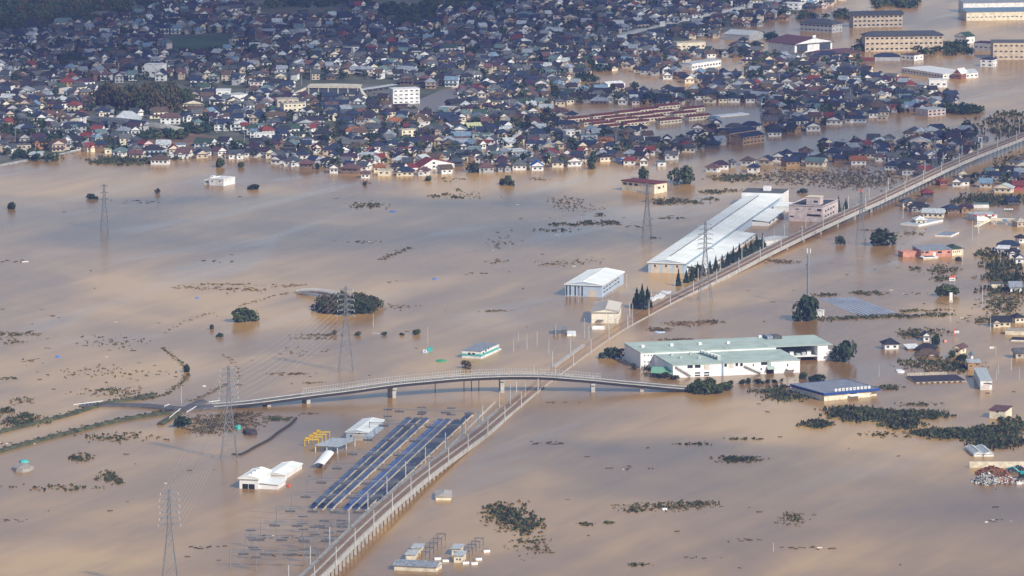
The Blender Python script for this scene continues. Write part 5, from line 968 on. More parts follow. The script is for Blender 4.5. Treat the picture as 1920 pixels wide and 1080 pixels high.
# ---------------------------------------------------------------- the town
HOUSES = '''15 291 20 slate white e|41 287 36 grey beige f|66 299 26 pale cream s|75 279 32 dark orange h|113 282 28 brown beige g|140 275 30 dark grey h|162 276 10 grey white e|139 263 15 slate white e|140 249 48 navy grey h
105 250 18 grey white g|88 256 15 grey grey h|136 251 18 teal grey s|181 256 22 red white g|203 251 15 white white f|228 258 28 steel white h|203 288 14 lime cream f|224 293 28 teal white h|18 241 17 red beige g|43 231 14 grey white g|70 229 30 navy grey h
93 227 24 mauve cream g|92 240 28 grey white e|47 246 22 dark grey h|194 222 28 navy cream h|302 222 32 brown cream g|319 233 40 mauve white h|352 230 22 navy white h|366 218 32 brown cream g|387 222 18 sky orange e|407 225 17 dark white e|418 245 36 navy white g
450 245 25 pale white e|460 249 15 red white g|474 259 14 sky white s|380 281 38 green white g|403 287 24 brown brown h|417 278 24 dark white g|441 283 32 pale white e|443 298 32 slate white g|470 295 28 dark white g|254 298 28 mauve cream g|289 294 38 dark blue h
319 288 22 pale white f|338 280 20 sky white f|298 309 36 brown white h|319 297 13 white white f|246 281 18 dark white h|517 231 40 brown cream g|553 209 45 beige cream f|592 238 36 dark white g|544 254 42 green white g|503 257 28 red cream h|498 266 36 white white f
529 263 22 navy white g|552 266 20 teal grey f|515 278 28 purple brown h|651 246 42 navy white h|664 255 34 orange white h|697 238 24 teal cream e|672 215 28 teal grey s|627 226 26 navy cream h|622 212 24 mauve grey g|584 224 22 dark white e|603 260 40 dark white h
578 253 16 red white e|602 270 38 dark white h|594 287 18 red white e|652 266 24 navy white h|702 249 30 slate white g|708 283 28 navy white h|665 279 48 grey grey g|496 294 40 purple white h|541 293 24 grey white g|571 292 26 dark white h|566 300 26 navy white h
617 290 28 navy beige h|517 308 24 dark white e|546 312 32 slate white h|573 317 28 mauve brown h|592 307 32 white white s|617 312 30 dark white h|627 300 24 navy white h|644 313 28 grey white g|682 316 32 mauve white e|712 306 20 red white g|626 325 20 brown white e
655 326 36 mauve brown h|678 320 22 slate white g|685 334 20 mauve white h|711 323 24 orange cream h|720 330 24 cream cream f|759 330 34 navy cream h|745 323 26 dark white g|792 329 24 mauve white h|838 326 26 brown white g|853 312 28 slate dark h|912 324 32 mauve grey h
899 305 20 slate white h|942 313 26 purple white h|946 322 28 dark grey h|752 310 38 pale white h|846 292 26 dark white h|889 286 22 steel white f|870 283 16 navy white e|928 283 17 navy white f|910 276 18 red white s|929 298 22 teal grey s|930 304 22 mauve white h
950 292 22 steel grey s|953 275 28 pale white g|863 263 42 sky cream g|902 266 34 teal teal f|842 273 30 steel white h|862 252 30 teal white e|891 248 30 lime brown g|922 250 32 navy cream g|948 251 24 pale beige g|757 247 30 red white h|768 257 32 cream cream f
744 237 24 orange cream g|774 240 18 navy white h|791 239 14 white white f|750 231 26 teal grey h|766 220 34 grey beige g|728 247 20 slate white g|730 262 26 steel white h|733 279 28 navy white g|769 274 34 dark white h|798 274 30 purple cream g|823 273 22 brown beige e
836 214 30 pale beige f|838 227 34 navy white g|892 233 22 grey dark e|911 235 18 mauve white g|943 224 52 slate pink g|1050 226 24 grey cream e|1070 223 22 navy white h|1062 241 46 navy grey h|1075 258 30 white white f|1010 259 28 navy white g|1049 257 16 navy dark s
1014 248 22 pale white g|1043 250 15 grey brown f|974 267 26 white beige e|1028 285 26 steel beige e|972 292 30 pale grey s|985 298 26 steel white h|966 305 20 teal white h|974 319 30 grey white h|1002 309 32 brown cream e|1008 320 26 blue white e|1046 314 25 slate cream g
1077 312 30 mauve white e|1037 296 28 maroon white h|1064 298 22 mauve white e|1082 300 22 navy white g|1088 291 14 red white g|1102 305 16 grey cream h|1180 309 26 red white h|1168 307 10 blue blue f|1148 298 28 navy grey h|1122 297 24 brown beige h|1137 275 24 orange cream g
1163 273 32 slate brown h|1105 267 32 teal grey f|1117 255 22 red white f|1118 247 15 beige beige f|1190 269 18 grey white e|1147 283 26 navy white h|1207 311 18 brown white e|1241 312 17 teal white f|1251 270 18 navy white e|1226 273 24 slate white g|1343 240 20 navy white e
1323 263 32 navy cream e|1345 264 14 teal white f|1334 278 30 navy dark h|1378 247 36 slate cream h|1405 244 36 navy white h|1334 323 26 mauve white h|1353 318 30 purple white h|1375 314 14 grey grey h|1399 311 26 brown white h|1411 324 24 navy white h|1433 310 26 navy beige e
1215 262 22 brown white g|1233 285 26 brown white h|1268 285 24 purple white h|1290 286 28 slate cream h|1258 300 26 grey white g|1300 262 24 navy white h|1285 270 30 grey cream h|1220 291 20 red white g|1525 222 44 white white e|1563 234 32 navy white e|1586 219 30 brown cream e
1612 230 28 navy blue h|1590 231 16 navy white h|1653 226 18 beige beige f|1612 275 26 purple orange h|1487 312 32 navy tan g|1527 313 38 teal cream g|1530 300 28 steel white h|1610 309 32 orange white g|1650 303 22 mauve white h|1670 319 28 navy white h|1560 296 30 navy grey h
1585 291 34 slate white h|1545 283 26 purple white h|1505 297 18 mauve white h|1575 305 26 navy brown h|1632 293 22 navy white h|1500 235 38 navy white h|1470 243 36 navy cream h|1525 246 30 navy white e|1453 256 28 navy white h|1760 250 27 navy cream g|1794 255 18 purple white h
1810 247 26 dark grey h|1735 267 32 purple brick h|1774 264 34 navy white g|1733 320 26 steel blue f|1712 283 26 slate grey h|1700 295 28 navy white h|1715 305 24 navy cream h|1760 286 26 navy white h|1795 275 30 dark white h|1775 297 30 navy grey h|1812 288 24 teal grey s
1672 655 32 dark white h|1737 640 16 slate white e|1735 658 40 dark dark h|1713 656 26 white grey s|1738 669 46 brown beige h|1795 664 18 mauve cream e|1878 613 38 dark cream g|1912 605 24 dark cream h|1905 628 42 beige cream f|1910 640 30 dark white f|1912 672 20 grey beige g
1749 408 42 pale cream g|1727 421 24 white cream h|1812 398 28 purple tan h|1788 400 30 navy brown h|1740 370 24 red dark h|1727 385 24 brown beige h|1705 388 30 slate cream h|1720 397 40 dark grey h|1794 350 20 slate white e|1811 348 18 slate white h|1770 348 20 brick brick h
1848 352 26 sky beige g|1880 361 36 pale cream e|1915 356 34 maroon red g|1862 337 40 navy white h|1895 330 40 dark white h|1840 390 30 teal white f|1805 335 18 beige cream e|1900 482 26 dark white h|1890 470 44 navy white h|1912 494 20 slate white e|1880 475 24 white white s
1905 548 26 steel white g|1870 540 24 grey cream f|1900 385 26 navy dark h|1916 425 24 beige beige h|1918 455 20 dark white h'''
ROOFC['beige'] = (.4, .36, .3); ROOFC['cream'] = (.5, .45, .36); ROOFC['brick'] = (.2, .07, .05); WALLC['red'] = (.4, .06, .06); WALLC['apricot'] = (.54, .44, .32); WALLC['stone'] = (.52, .48, .39)
RWORD = dict(dark='black', navy='dark blue', grey='grey', slate='slate grey', brown='brown', mauve='mauve', red='red', orange='orange', teal='teal', pale='pale', sky='light blue', green='green', white='white', steel='steel grey', blue='bright blue', lime='yellow-green', purple='purple-black', plum='plum', maroon='maroon', beige='beige', cream='cream', brick='brick red')
TWORD = dict(h='hip-roofed', g='gabled', e='front-gabled', f='flat-roofed', s='lean-to')
MARKS = [(230, 235, 'town overpass'), (270, 190, 'wooded knoll'), (330, 262, 'brown field'), (430, 180, 'white clinic'), (440, 300, 'left shore'), (630, 175, 'station'), (760, 185, 'white apartment block'), (560, 250, 'green-roofed flats'), (660, 250, 'orange-roofed house'), (640, 310, 'middle shore'),
         (818, 312, 'red and white hall'), (880, 255, 'teal-roofed house'), (1010, 310, 'right shore'), (1150, 225, 'red-roofed rows'), (1140, 285, 'blue shed'), (1390, 262, 'tan apartments'), (1560, 230, 'river bend'), (1560, 300, 'reed field'), (1740, 215, 'pink block'), (1770, 265, 'far end of viaduct'), (1380, 315, 'large dark tree'),
         (1730, 650, 'farmhouse group'), (1890, 610, 'right edge'), (1740, 400, 'pale roofs beyond viaduct'), (1870, 360, 'orchard'), (1900, 480, 'right edge scrub'), (100, 250, 'left edge'), (60, 290, 'left shore road'), (1290, 275, 'flooded street'), (1690, 75, 'school'), (300, 100, 'green field'), (100, 130, 'hillside'), (900, 190, 'flooded car park'), (1100, 190, 'town pond'), (1450, 180, 'mid town')]
def nearmark(px, py):
    m = min(MARKS, key=lambda q: (q[0] - px) ** 2 + ((q[1] - py) * 2.2) ** 2); dx = px - m[0]; dy = (py - m[1]) * 2.2
    if abs(dx) + abs(dy) < 14: d = 'at'
    elif abs(dx) > abs(dy): d = 'right of' if dx > 0 else 'left of'
    else: d = 'just before' if dy > 0 else 'behind'
    return d + ' the ' + m[2]
hr = random.Random(21)
def house(px, py, w, he, rk, rc, wc, rz, z0=0.0, lab='', dep=None):
    p = at(px, py, z0); T = thing('house', lab, 'house', p, rz, 'houses of the flooded town'); d = dep or hr.uniform(7.5, 9.5); W2 = w / 2 - (.85 if rk != 'f' else .2); b = MB()
    if rk in 'he' and w < d + 1 and rk == 'h': d = max(6.0, w * .85)
    wl = b.box(-W2, 0, -3, W2, d, he - .06); b.build('wall', wm(wc), T)
    r = MB(); rise = {'h': 2.7, 'g': 2.8, 'e': 2.9, 'f': 0, 's': 1.1}[rk] * min(1.15, max(.7, min(w, d) / 8.5)); roof_mb(r, rk, -W2, 0, W2, d, he, rise, .9 if rk != 'f' else .2); r.build('roof', [rm(rc), wm(wc)], T)
    low = he > 4.4 and rk in 'hge' and w > 7
    if low and hr.random() < .6:
        s = hr.choice((-1, 1)); L = hr.uniform(2.5, 4.5); x0, x1 = (W2 + .003, W2 + L) if s > 0 else (-W2 - L, -W2 - .003); b = MB(); b.box(x0, 1, -3, x1, d - 1, 2.5); b.build('wing', wm(wc), T); b = MB(); roof_mb(b, 's', x0, 1, x1, d - 1, 2.56, .7, .35); b.build('wing_roof', rm(rc), T)
    if low and hr.random() < .75:
        b = MB(); b.hull([(-W2 - .5, -1.3, 2.55), (W2 + .5, -1.3, 2.55), (W2 + .5, -.003, 3.1), (-W2 - .5, -.003, 3.1)], [(-W2 - .5, -1.3, 2.75), (W2 + .5, -1.3, 2.75), (W2 + .5, -.003, 3.35), (-W2 - .5, -.003, 3.35)]); b.build('porch_roof', rm(rc), T)
    if rk in 'hg' and w > 9 and hr.random() < .35:          # a gabled bay on the front
        x0 = hr.uniform(-W2, W2 - 4.2); b = MB(); b.box(x0, -2.2, -3, x0 + 4, -.003, he - .5); bay = b.build('front_bay', wm(wc), T); b = MB(); roof_mb(b, 'e', x0, -2.2, x0 + 4, 2.5, he - .44, 1.4, .4); b.build('bay_roof', [rm(rc), wm(wc)], T); window(bay, x0 + 2, -2.2, max(.2, he - 2.6), 1.4, 1.2)
    n = max(1, int(w / 3.6))
    for k in range(n):
        x = (k + .5) / n * 2 * W2 - W2 + hr.uniform(-.3, .3)
        if he > 2.6: window(T, x, 0, he - 2.2, 1.6, 1.2)
        if he > 5 and hr.random() < .8: window(T, x, 0, .6, 1.9, 1.5)
    if d > 5 and he > 2.6: window(T, W2, d * .5, he - 2.1, 1.4, 1.1, 'r')
    return T
EXC = [[(-190, -20), (300, -20), (285, 14), (262, 26), (210, 40), (150, 52), (75, 66), (-190, 82)], [(430, -20), (680, -20), (650, 14), (480, 18), (430, 8)], [(800, -20), (960, -20), (950, 18), (830, 22)], [(110, 108), (165, 108), (165, 128), (110, 128)], [(690, 0), (830, 0), (822, 40), (790, 58), (715, 50)], [(180, 160), (360, 150), (360, 216), (185, 214)], [(545, 150), (745, 150), (745, 192), (545, 192)], [(725, 160), (795, 160), (795, 206), (725, 206)], [(1425, 40), (1580, 40), (1580, 108), (1425, 108)],
       [(1480, 20), (1780, 18), (1785, 108), (1590, 108), (1480, 60)], [(1060, 150), (1160, 132), (1310, 160), (1295, 176), (1170, 170), (1080, 162)], [(300, 68), (440, 62), (440, 98), (320, 104)], [(258, 246), (470, 246), (478, 275), (370, 290), (262, 275)], [(765, 168), (860, 168), (850, 216), (770, 210)], [(1052, 198), (1375, 198), (1375, 246), (1052, 250)],
       [(480, 14), (640, 8), (645, 34), (480, 38)], [(155, 216), (360, 222), (360, 250), (155, 240)], [(1150, 66), (1300, 40), (1450, 0), (1470, 6), (1300, 52), (1160, 82)], [(1290, 195), (1420, 195), (1430, 232), (1290, 232)], [(1360, 232), (1440, 232), (1440, 278), (1360, 278)], [(1180, 258), (1300, 240), (1310, 262), (1200, 275)], [(400, 160), (470, 160), (470, 202), (400, 202)], [(1345, 52), (1425, 52), (1425, 82), (1345, 82)], [(1262, 72), (1370, 72), (1370, 100), (1262, 100)], [(1285, 110), (1400, 110), (1400, 140), (1285, 140)]]
TOWN = [[(-190, 84), (-30, 76), (60, 55), (150, 46), (262, 20), (262, -20), (1620, -20), (1560, 12), (1480, 40), (1430, 60), (1432, 110), (1590, 110), (1640, 140), (1720, 168), (1790, 180), (1800, 205), (1720, 212), (1640, 222), (1560, 236), (1500, 250), (1430, 262), (1360, 274), (1290, 288), (1230, 300), (1180, 306), (1110, 308), (1040, 316), (960, 316), (880, 300), (700, 326), (560, 310), (440, 296), (330, 300), (200, 288), (100, 285), (-30, 296), (-190, 310)],
        [(1450, 303), (1560, 274), (1640, 266), (1740, 246), (1830, 246), (1850, 275), (1770, 325), (1735, 340), (1690, 330), (1660, 300), (1560, 304), (1500, 312)], [(1700, 385), (1790, 345), (1900, 305), (2060, 280), (2060, 345), (1830, 350), (1780, 365), (1745, 395)]]
placed = []
def free(p, r):
    for q, rr in placed:
        if abs(q.x - p.x) < r + rr and abs(q.y - p.y) < (r + rr) * .92: return False
    return True
recs = []
for it in HOUSES.replace('\n', '|').split('|'):
    x, y, w, rc, wc, rk = it.split(); x, y, w = float(x), float(y), float(w); land = inside(x, y, LANDPOLY); s = ppm(y); wmx = w / s
    he = 5.4 if land else hr.uniform(3.2, 4.0)
    if rk == 'f': he = min(6.4, max(3.0, wmx * .42))
    if wmx < 5.5: he = min(he, 3.0)
    if y > 330: he = min(he, 3.2) if rk != 'f' else 2.6
    if (x, y) in ((1735., 658.), (1738., 669.), (1713., 656.), (1910., 640.)): he = 1.0
    recs.append((x, y, wmx, he, rk, rc, wc, hr.choice((-.4, -.22, -.1, 0, .1, .2, .4)) if rk != 'e' else hr.uniform(-.5, .2), .55 if land else 0))
    placed.append((at(x, y) + Vector((0, 4, 0)), wmx / 2 * .8 + 1))
placed += [(at(818, 318), 12)]
RC_ = ['dark'] * 16 + ['navy'] * 16 + ['slate'] * 12 + ['grey'] * 8 + ['brown'] * 6 + ['purple'] * 5 + ['mauve'] * 3 + ['steel'] * 5 + ['teal', 'teal', 'pale', 'pale', 'sky', 'red', 'green']; WC_ = ['white'] * 7 + ['cream'] * 4 + ['beige'] * 6 + ['grey'] * 6 + ['brown'] * 3 + ['pink', 'tan', 'dark', 'dark']
fill = []; grid = {}
def gkey(p): return (int(p.x // 24), int(p.y // 24))
for q, rr in placed: grid.setdefault(gkey(q), []).append((q, rr))
def gfree(p, r):
    kx, ky = gkey(p)
    for i in (-1, 0, 1):
        for j in (-1, 0, 1):
            for q, rr in grid.get((kx + i, ky + j), ()):
                if abs(q.x - p.x) < r + rr and abs(q.y - p.y) < (r + rr): return False
    return True
greens = []
Y = at(960, 345).y
while Y < at(960, -14).y:
    half = Y / FPX * 1140; X = -half + hr.uniform(0, 10); street = int(Y // 15) % 6 == 0
    while X < half:
        p = Vector((X + hr.uniform(-2.5, 2.5), Y + hr.uniform(-3, 3), 0)); px, py = topx(p); w = hr.uniform(6.8, 11.5)
        if hr.random() < .07: w = hr.uniform(13, 22)
        w *= .84 if py < 150 else 1.0
        ok = any(inside(px, py, t) for t in TOWN) and not any(inside(px, py, e) for e in EXC)
        if ok:
            if not street and hr.random() < (.82 if px < 1300 else .97) and gfree(p, w * .42 + (.6 if px < 1300 else .3)):
                land = inside(px, py, LANDPOLY); rk = hr.choice('hhhhhgggggeeef'); he = (5.4 if hr.random() < .7 else 3.2) if land else hr.uniform(2.9, 3.9)
                fill.append((px, py, w, he, rk, hr.choice(RC_), hr.choice(WC_), hr.choice((-.6, -.35, -.2, -.1, 0, .1, .2, .35, .6)), .55 if land else 0)); grid.setdefault(gkey(p), []).append((p, w * .42 + .6))
            elif hr.random() < .75: greens.append((p + Vector((0, hr.uniform(-4, 4), .3)), hr.uniform(1.8, 4.6) if hr.random() < .8 else hr.uniform(4.5, 6.5)))
        X += w + hr.uniform(1.0, 4.5)
    Y += hr.uniform(11.5, 15.5)
fill.sort(key=lambda t: -t[1])
KEEP = max(0, 300 - len(recs)); allh = recs + fill[:KEEP]; rest = fill[KEEP:]
base = {}
for t in allh:
    lab = '%s-roofed %s %s house %s' % (RWORD[t[5]], 'two-storey' if t[3] > 5 else 'low' if t[3] < 2 else 'half-drowned', {'h': 'hipped', 'g': 'gabled', 'e': 'front-gabled', 'f': 'flat-topped', 's': 'lean-to'}[t[4]] + ' ' + t[6], nearmark(t[0], t[1]))
    base.setdefault(lab, []).append(t)
def addhouse(t, lab): house(t[0], t[1], t[2], t[3], t[4], t[5], t[6], t[7], t[8], lab)
for lab, L in base.items():
    L.sort(key=lambda t: t[0])
    for i, t in enumerate(L): addhouse(t, lab if len(L) == 1 else ORD[i] + ' from left ' + lab)
# the far town: too many houses to single out
fm = MB(); keys = list(ROOFC); wk = list(WALLC); mats_ = [rm(k) for k in keys] + [wm(k) for k in wk] + [GLASS]; ri = {k: i for i, k in enumerate(keys)}; wi_ = {k: i + len(keys) for i, k in enumerate(wk)}; gi = len(mats_) - 1
for (px, py, w, he, rk, rc, wc, rz, z0) in rest:
    p = at(px, py, z0); d = hr.uniform(7.5, 9.5); b = MB(); W2 = w / 2 - .45
    b.box(-W2, 0, -2, W2, d, he - .06, wi_[wc]); k0 = len(b.f); r = MB(); roof_mb(r, rk, -W2, 0, W2, d, he, {'h': 2.7, 'g': 2.8, 'e': 2.9, 'f': 0, 's': 1.1}[rk], .7)
    if rk in 'hg' and hr.random() < .3:
        x0 = hr.uniform(-W2, W2 - 4); b.box(x0, -2.5, -2, x0 + 4, 0, he - .5, wi_[wc]); roof_mb(r, 'e', x0, -2.5, x0 + 4, 2.5, he - .44, 1.5, .4)
    o = len(b.v); b.v += r.v; b.f += [tuple(i + o for i in q) for q in r.f]; b.m += [ri[rc] if m == 0 else wi_[wc] for m in r.m]
    if he > 4.4 and hr.random() < .6: b.hull([(-W2 - .5, -1.3, 2.55), (W2 + .5, -1.3, 2.55), (W2 + .5, -.003, 3.1), (-W2 - .5, -.003, 3.1)], [(-W2 - .5, -1.3, 2.75), (W2 + .5, -1.3, 2.75), (W2 + .5, -.003, 3.35), (-W2 - .5, -.003, 3.35)], ri[rc])
    n = max(1, int(w / 3.4))
    for k in range(n):
        x = (k + .5) / n * 2 * W2 - W2
        for z in ([he - 2.1] if he < 5 else [he - 2.1, .7]): b.face([(x - .8, -.05, z), (x + .8, -.05, z), (x + .8, -.05, z + 1.2), (x - .8, -.05, z + 1.2)], gi)
    c, s = math.cos(rz), math.sin(rz); o = len(fm.v); fm.v += [(p.x + x * c - y * s, p.y + x * s + y * c, p.z + z) for x, y, z in b.v]; fm.f += [tuple(i + o for i in q) for q in b.f]; fm.m += b.m
tag(fm.build('distant_houses', mats_), 'tightly packed small houses of the distant town', kind='stuff')
gm = MB(); gr_ = random.Random(9)
for p, q in greens: s0 = len(gm.m); crown('bush', gr_, 44, gm, p, q, q * 1.6, q, .26); gm.m[s0:] = [gr_.choice((0, 1))] * (len(gm.m) - s0)
stuff_obj('garden_shrubbery', gm, [LEAF, CONIF], 'garden trees and hedges between the town houses')
# woods
def wood(label, spots, n, mats, seed, name='woods'):
    b = MB(); r = random.Random(seed)
    for (x0, y0, x1, y1, k) in spots:
        for _ in range(k):
            px, py = r.uniform(x0, x1), r.uniform(y0, y1); p = at(px, py, .4); q = r.uniform(3.5, 6.5); s0 = len(b.m); crown('broad', r, n, b, p, q, q, q * r.uniform(1.5, 2.2), .2); mi = r.choice(range(len(mats))); b.m[s0:] = [mi] * (len(b.m) - s0)
    stuff_obj(name, b, mats, label)
wood('dark wooded hillside at the upper left', [(-180, -16, 300, 10, 210), (-180, 10, -10, 70, 110), (-10, 5, 250, 24, 120), (-10, 24, 160, 46, 110), (0, 44, 80, 66, 50), (150, 30, 250, 44, 40), (120, 60, 180, 76, 16), (270, 0, 300, 20, 14), (430, -14, 690, 3, 80), (110, 112, 165, 128, 26)], 110, [LEAF, CONIF, LEAF_B], 4)
wood('dark shrine wood at the upper middle', [(700, 12, 822, 52, 90), (800, -10, 960, 18, 60), (640, -5, 700, 6, 16)], 110, [CONIF, LEAF], 5)
wood('scattered wood edge beyond the upper town', [(480, 4, 640, 14, 26), (360, 98, 480, 108, 18), (120, 115, 160, 128, 14), (1720, 85, 1815, 103, 46), (1605, 75, 1640, 100, 16), (1500, 26, 1640, 36, 14), (1770, 205, 1835, 214, 22), (1640, 0, 1720, 14, 30), (1000, 40, 1140, 62, 16)], 110, [CONIF, LEAF], 6)
wood('town bushes at the foot of the brown field', [(250, 250, 345, 262, 22), (345, 236, 400, 252, 18), (0, 205, 60, 235, 30), (20, 236, 90, 262, 18), (20, 286, 60, 298, 8), (60, 300, 110, 300, 5)], 110, [LEAF, CONIF], 8)

TUFTS = [(30, 120), (150, 75), (250, 78), (420, 96), (560, 100), (690, 130), (880, 95), (880, 150), (830, 62), (940, 60), (1010, 42), (1060, 70), (1100, 150), (990, 180), (1130, 130), (1180, 182), (1240, 190), (1380, 100), (1440, 72), (1420, 150), (1500, 140), (1560, 152), (1590, 180), (1640, 172), (1700, 186), (30, 220), (20, 258), (92, 262), (100, 140), (380, 52), (330, 42), (700, 70), (620, 60), (470, 60), (780, 130), (520, 130), (180, 100), (60, 90), (1300, 180), (1480, 200), (1380, 185), (1540, 205), (860, 300), (700, 262), (980, 240)]
wood('dark tree clumps between the town houses', [(x - 16, y - 3, x + 16, y + 3, 7) for x, y in TUFTS], 100, [CONIF, LEAF_D], 12)
# fields, roads and the big buildings of the town
sheet('field', [(262, 274), (300, 250), (352, 246), (398, 256), (392, 272), (330, 278)], .75, FIELD_B, 'bare brown field above the left shore')
sheet('field', [(395, 256), (470, 268), (480, 274), (395, 282), (360, 286)], .73, GRASS, 'grassy slope right of the brown field')
sheet('field', [(300, 80), (330, 68), (440, 66), (432, 92), (330, 100)], .72, mat('crop_green', (.04, .075, .03), .95, .2, .03), 'dark green field among the upper houses')
sheet('field', [(490, 16), (640, 14), (645, 26), (520, 36)], .71, mat('pasture', (.085, .085, .05), .95, .2, .03), 'pale field edge at the upper left')
sheet('field', [(200, 136), (250, 134), (262, 152), (205, 152)], .74, GRASS, 'small lawn before the brick house')
sheet('car_park', [(765, 205), (772, 172), (850, 166), (862, 178), (835, 212)], .02, mat('wet_asphalt', (.16, .14, .13), .5), 'wet car park behind white apartment block')
strip('embankment_road', [(1120, 82), (1165, 64), (1230, 46), (1310, 28), (1400, 10), (1480, -8)], 6, 2.4, mat('pale_road', (.34, .35, .33), .9), 'pale embankment road crossing upper town')
strip('shore_road', [(-20, 312), (60, 297), (130, 284), (190, 270)], 3, .9, CONC_D, 'narrow concrete road on the left shore')
railing((132, 286), (184, 275), 'white guard rail along the left shore road', .9)
P = smooth([at(x, y, z) for x, y, z in ((150, 222, 3), (190, 224, 5), (240, 229, 6), (290, 236, 5.4), (330, 243, 3.2), (352, 247, 1.5))], 6); ov = thing('town_overpass', 'short concrete road overpass among the left town houses', 'overpass', P[0]); Q = [p - P[0] for p in P]
b = MB(); sweep(b, Q, [(0, -1.2), (0, 0), (9, 0), (9, -1.2)], close=True); b.build('deck', CONC_D, ov)
for o in (-.3, 9.0): b = MB(); sweep(b, Q, [(o, -1.1), (o, 1.3), (o + .29, 1.3), (o + .29, -1.1)], close=True); b.build('parapet', CONC, ov)
for k in (5, 9, 13, 17):
    if k < len(Q) - 1: b = MB(); b.box(-1, 1, -P[0].z - 2, 1, 8, Q[k].z - 1.21); b.build('pier', CONC, ov, (Q[k].x, Q[k].y, 0), math.atan2(Q[k + 1].y - Q[k].y, Q[k + 1].x - Q[k].x))
# station
f, w = frame_AB((578, 186), (672, 187)); T = thing('station_building', 'long beige station concourse raised over the tracks', 'station', f.loc, f.rz); BEI = wm('stone')
b = MB(); b.box(0, 0, 3.4, w, 16, 9.6); b.build('concourse_wall', mat('station_glass', (.06, .075, .1), .2), T); b = MB(); roof_mb(b, 'e', -.5, -.5, w + .5, 16.5, 9.65, .4, .4, 1.2); b.build('roof', [BEI, BEI], T)
b = MB(); b.box(-.2, -.3, 3.0, w + .2, -.003, 4.2); b.build('sill_band', BEI, T)
for k in range(6): b = MB(); x = k * (w - 1) / 5; b.box(x, -.35, -2, x + .9, -.002 if k % 5 else 3, 9.6); b.build('column', BEI, T)
b = MB(); b.hull([(-.5, 2, 9.0), (-.5, 9, 9.0), (-14, -40, 2.0), (-20, -40, 2.0)], [(-.5, 2, 10.6), (-.5, 9, 10.6), (-14, -40, 3.4), (-20, -40, 3.4)]); b.build('stair_roof', BEI, T); b = MB(); b.hull([(w + .5, 2, 9.0), (w + .5, 8, 9.0), (w + 13, -30, 2.0), (w + 9, -34, 2.0)], [(w + .5, 2, 10.4), (w + .5, 8, 10.4), (w + 13, -30, 3.4), (w + 9, -34, 3.4)]); b.build('stair_roof', BEI, T)
b = MB(); b.box(-18, -40, -1, -12, -28, 1.99); b.build('stair_foot', CONC_D, T)
f, w = frame_AB((680, 176), (745, 166)); T = thing('platform_roof', 'pale platform roof behind the station concourse', 'platform', f.loc, f.rz); b = MB(); b.box(0, 0, 3.2, w, 6, 3.6); b.build('roof', rm('pale'), T)
for k in range(7): b = MB(); x = 1 + k * (w - 2) / 6; b.box(x, 2, -1, x + .4, 2.4, 3.198); b.build('post', CONC, T)
def blockb(label, A, B, D, h, wc, rc, rows=3, cat='building', name='town_block', rk='f', rh=0, over=.2, side=True, wz=1.2, group=None, step=4.2):
    f, w = frame_AB(A, B); T = thing(name, label, cat, f.loc, f.rz, group); gable_body(T, 0, 0, w, D, h, rk, rh, wm(wc), rm(rc), over, .35); n = max(1, int(w / step))
    for r_ in range(rows):
        z = h * (r_ + .35) / rows
        for k in range(n): window(T, (k + .5) * w / n, 0, z, min(2.4, w / n * .55), wz)
        if side:
            for k in range(max(1, int(D / 5))): window(T, w, (k + .5) * D / max(1, int(D / 5)), z, 1.8, wz, 'r')
    return T, f, w
blockb('tall white apartment block right of the station', (737, 196), (787, 194), 11, 12.5, 'white', 'white', 4, 'apartment block', wz=.9)
blockb('tan apartment block, rear of the flooded pair', (1368, 266), (1418, 259), 12, 6.6, 'tan', 'navy', 2, 'apartment block', 'apartment_block', 'g', 2.2)
blockb('tan apartment block, front of the flooded pair', (1393, 273), (1433, 267), 12, 6.2, 'tan', 'navy', 2, 'apartment block', 'apartment_block', 'g', 2.2)
blockb('pink two-storey block at the river edge', (1740, 219), (1773, 216), 16, 5.4, 'pink', 'pale', 2, 'office')
blockb('white clinic tower left of the station', (405, 190), (432, 190), 12, 9, 'white', 'white', 2, 'clinic'); blockb('white clinic wing with window row', (433, 193), (466, 190), 12, 6.2, 'white', 'pale', 1, 'clinic'); blockb('low white clinic annex in front', (393, 200), (421, 200), 10, 4.4, 'white', 'white', 1, 'clinic')
blockb('white block with brown gabled porch by the lawn', (271, 146), (304, 147), 12, 11.5, 'white', 'white', 1, 'building'); blockb('brick and cream house above the small lawn', (227, 135), (251, 135), 10, 9, 'brick', 'brown', 2, 'house', 'brick_house', 'g', 2)
blockb('beige school block with long slate roof and windows', (1622, 97), (1768, 95), 16, 14.0, 'apricot', 'slate', 3, 'school', 'school_block', 'h', 3.2, 1.2, True, 1.5)
blockb('rear school block with dark roof and two window rows', (1600, 52), (1692, 50), 14, 11.5, 'beige', 'slate', 3, 'school', 'school_block', 'g', 2.8, 1.2, True, 1.6)
blockb('left school wing under a wide slate roof', (1500, 58), (1560, 62), 18, 8.0, 'grey', 'slate', 2, 'school', 'school_wing', 'h', 3.2, 1.0)
T, f, w = blockb('tan three-storey building at the upper right edge', (1862, 112), (1940, 112), 26, 15.0, 'apricot', 'grey', 3, 'building', 'tan_building'); blockb('narrow dark arcade left of the tan building', (1826, 94), (1862, 96), 14, 7.0, 'grey', 'purple', 1, 'building')
T, f, w = blockb('school gym with purple roof and white gable frame', (1490, 107), (1560, 101), 36, 11, 'white', 'plum', 0, 'gym', 'gymnasium', 'e', 4.6, 1.2); T['group'] = 'school buildings'
b = MB(); b.box(2.5, -.06, 4.5, w * .34, -.003, 10.4); b.build('glass_wall', mat('station_glass', (.06, .075, .1)), T); b = MB(); b.box(w * .66, -.06, 4.5, w - 2, -.002, 10.4); b.build('glass_wall', mat('station_glass', (.06, .075, .1)), T); b = MB(); b.box(w * .46, -1.2, 15, w * .54, .5, 18); b.build('ridge_turret', WHITE, T)
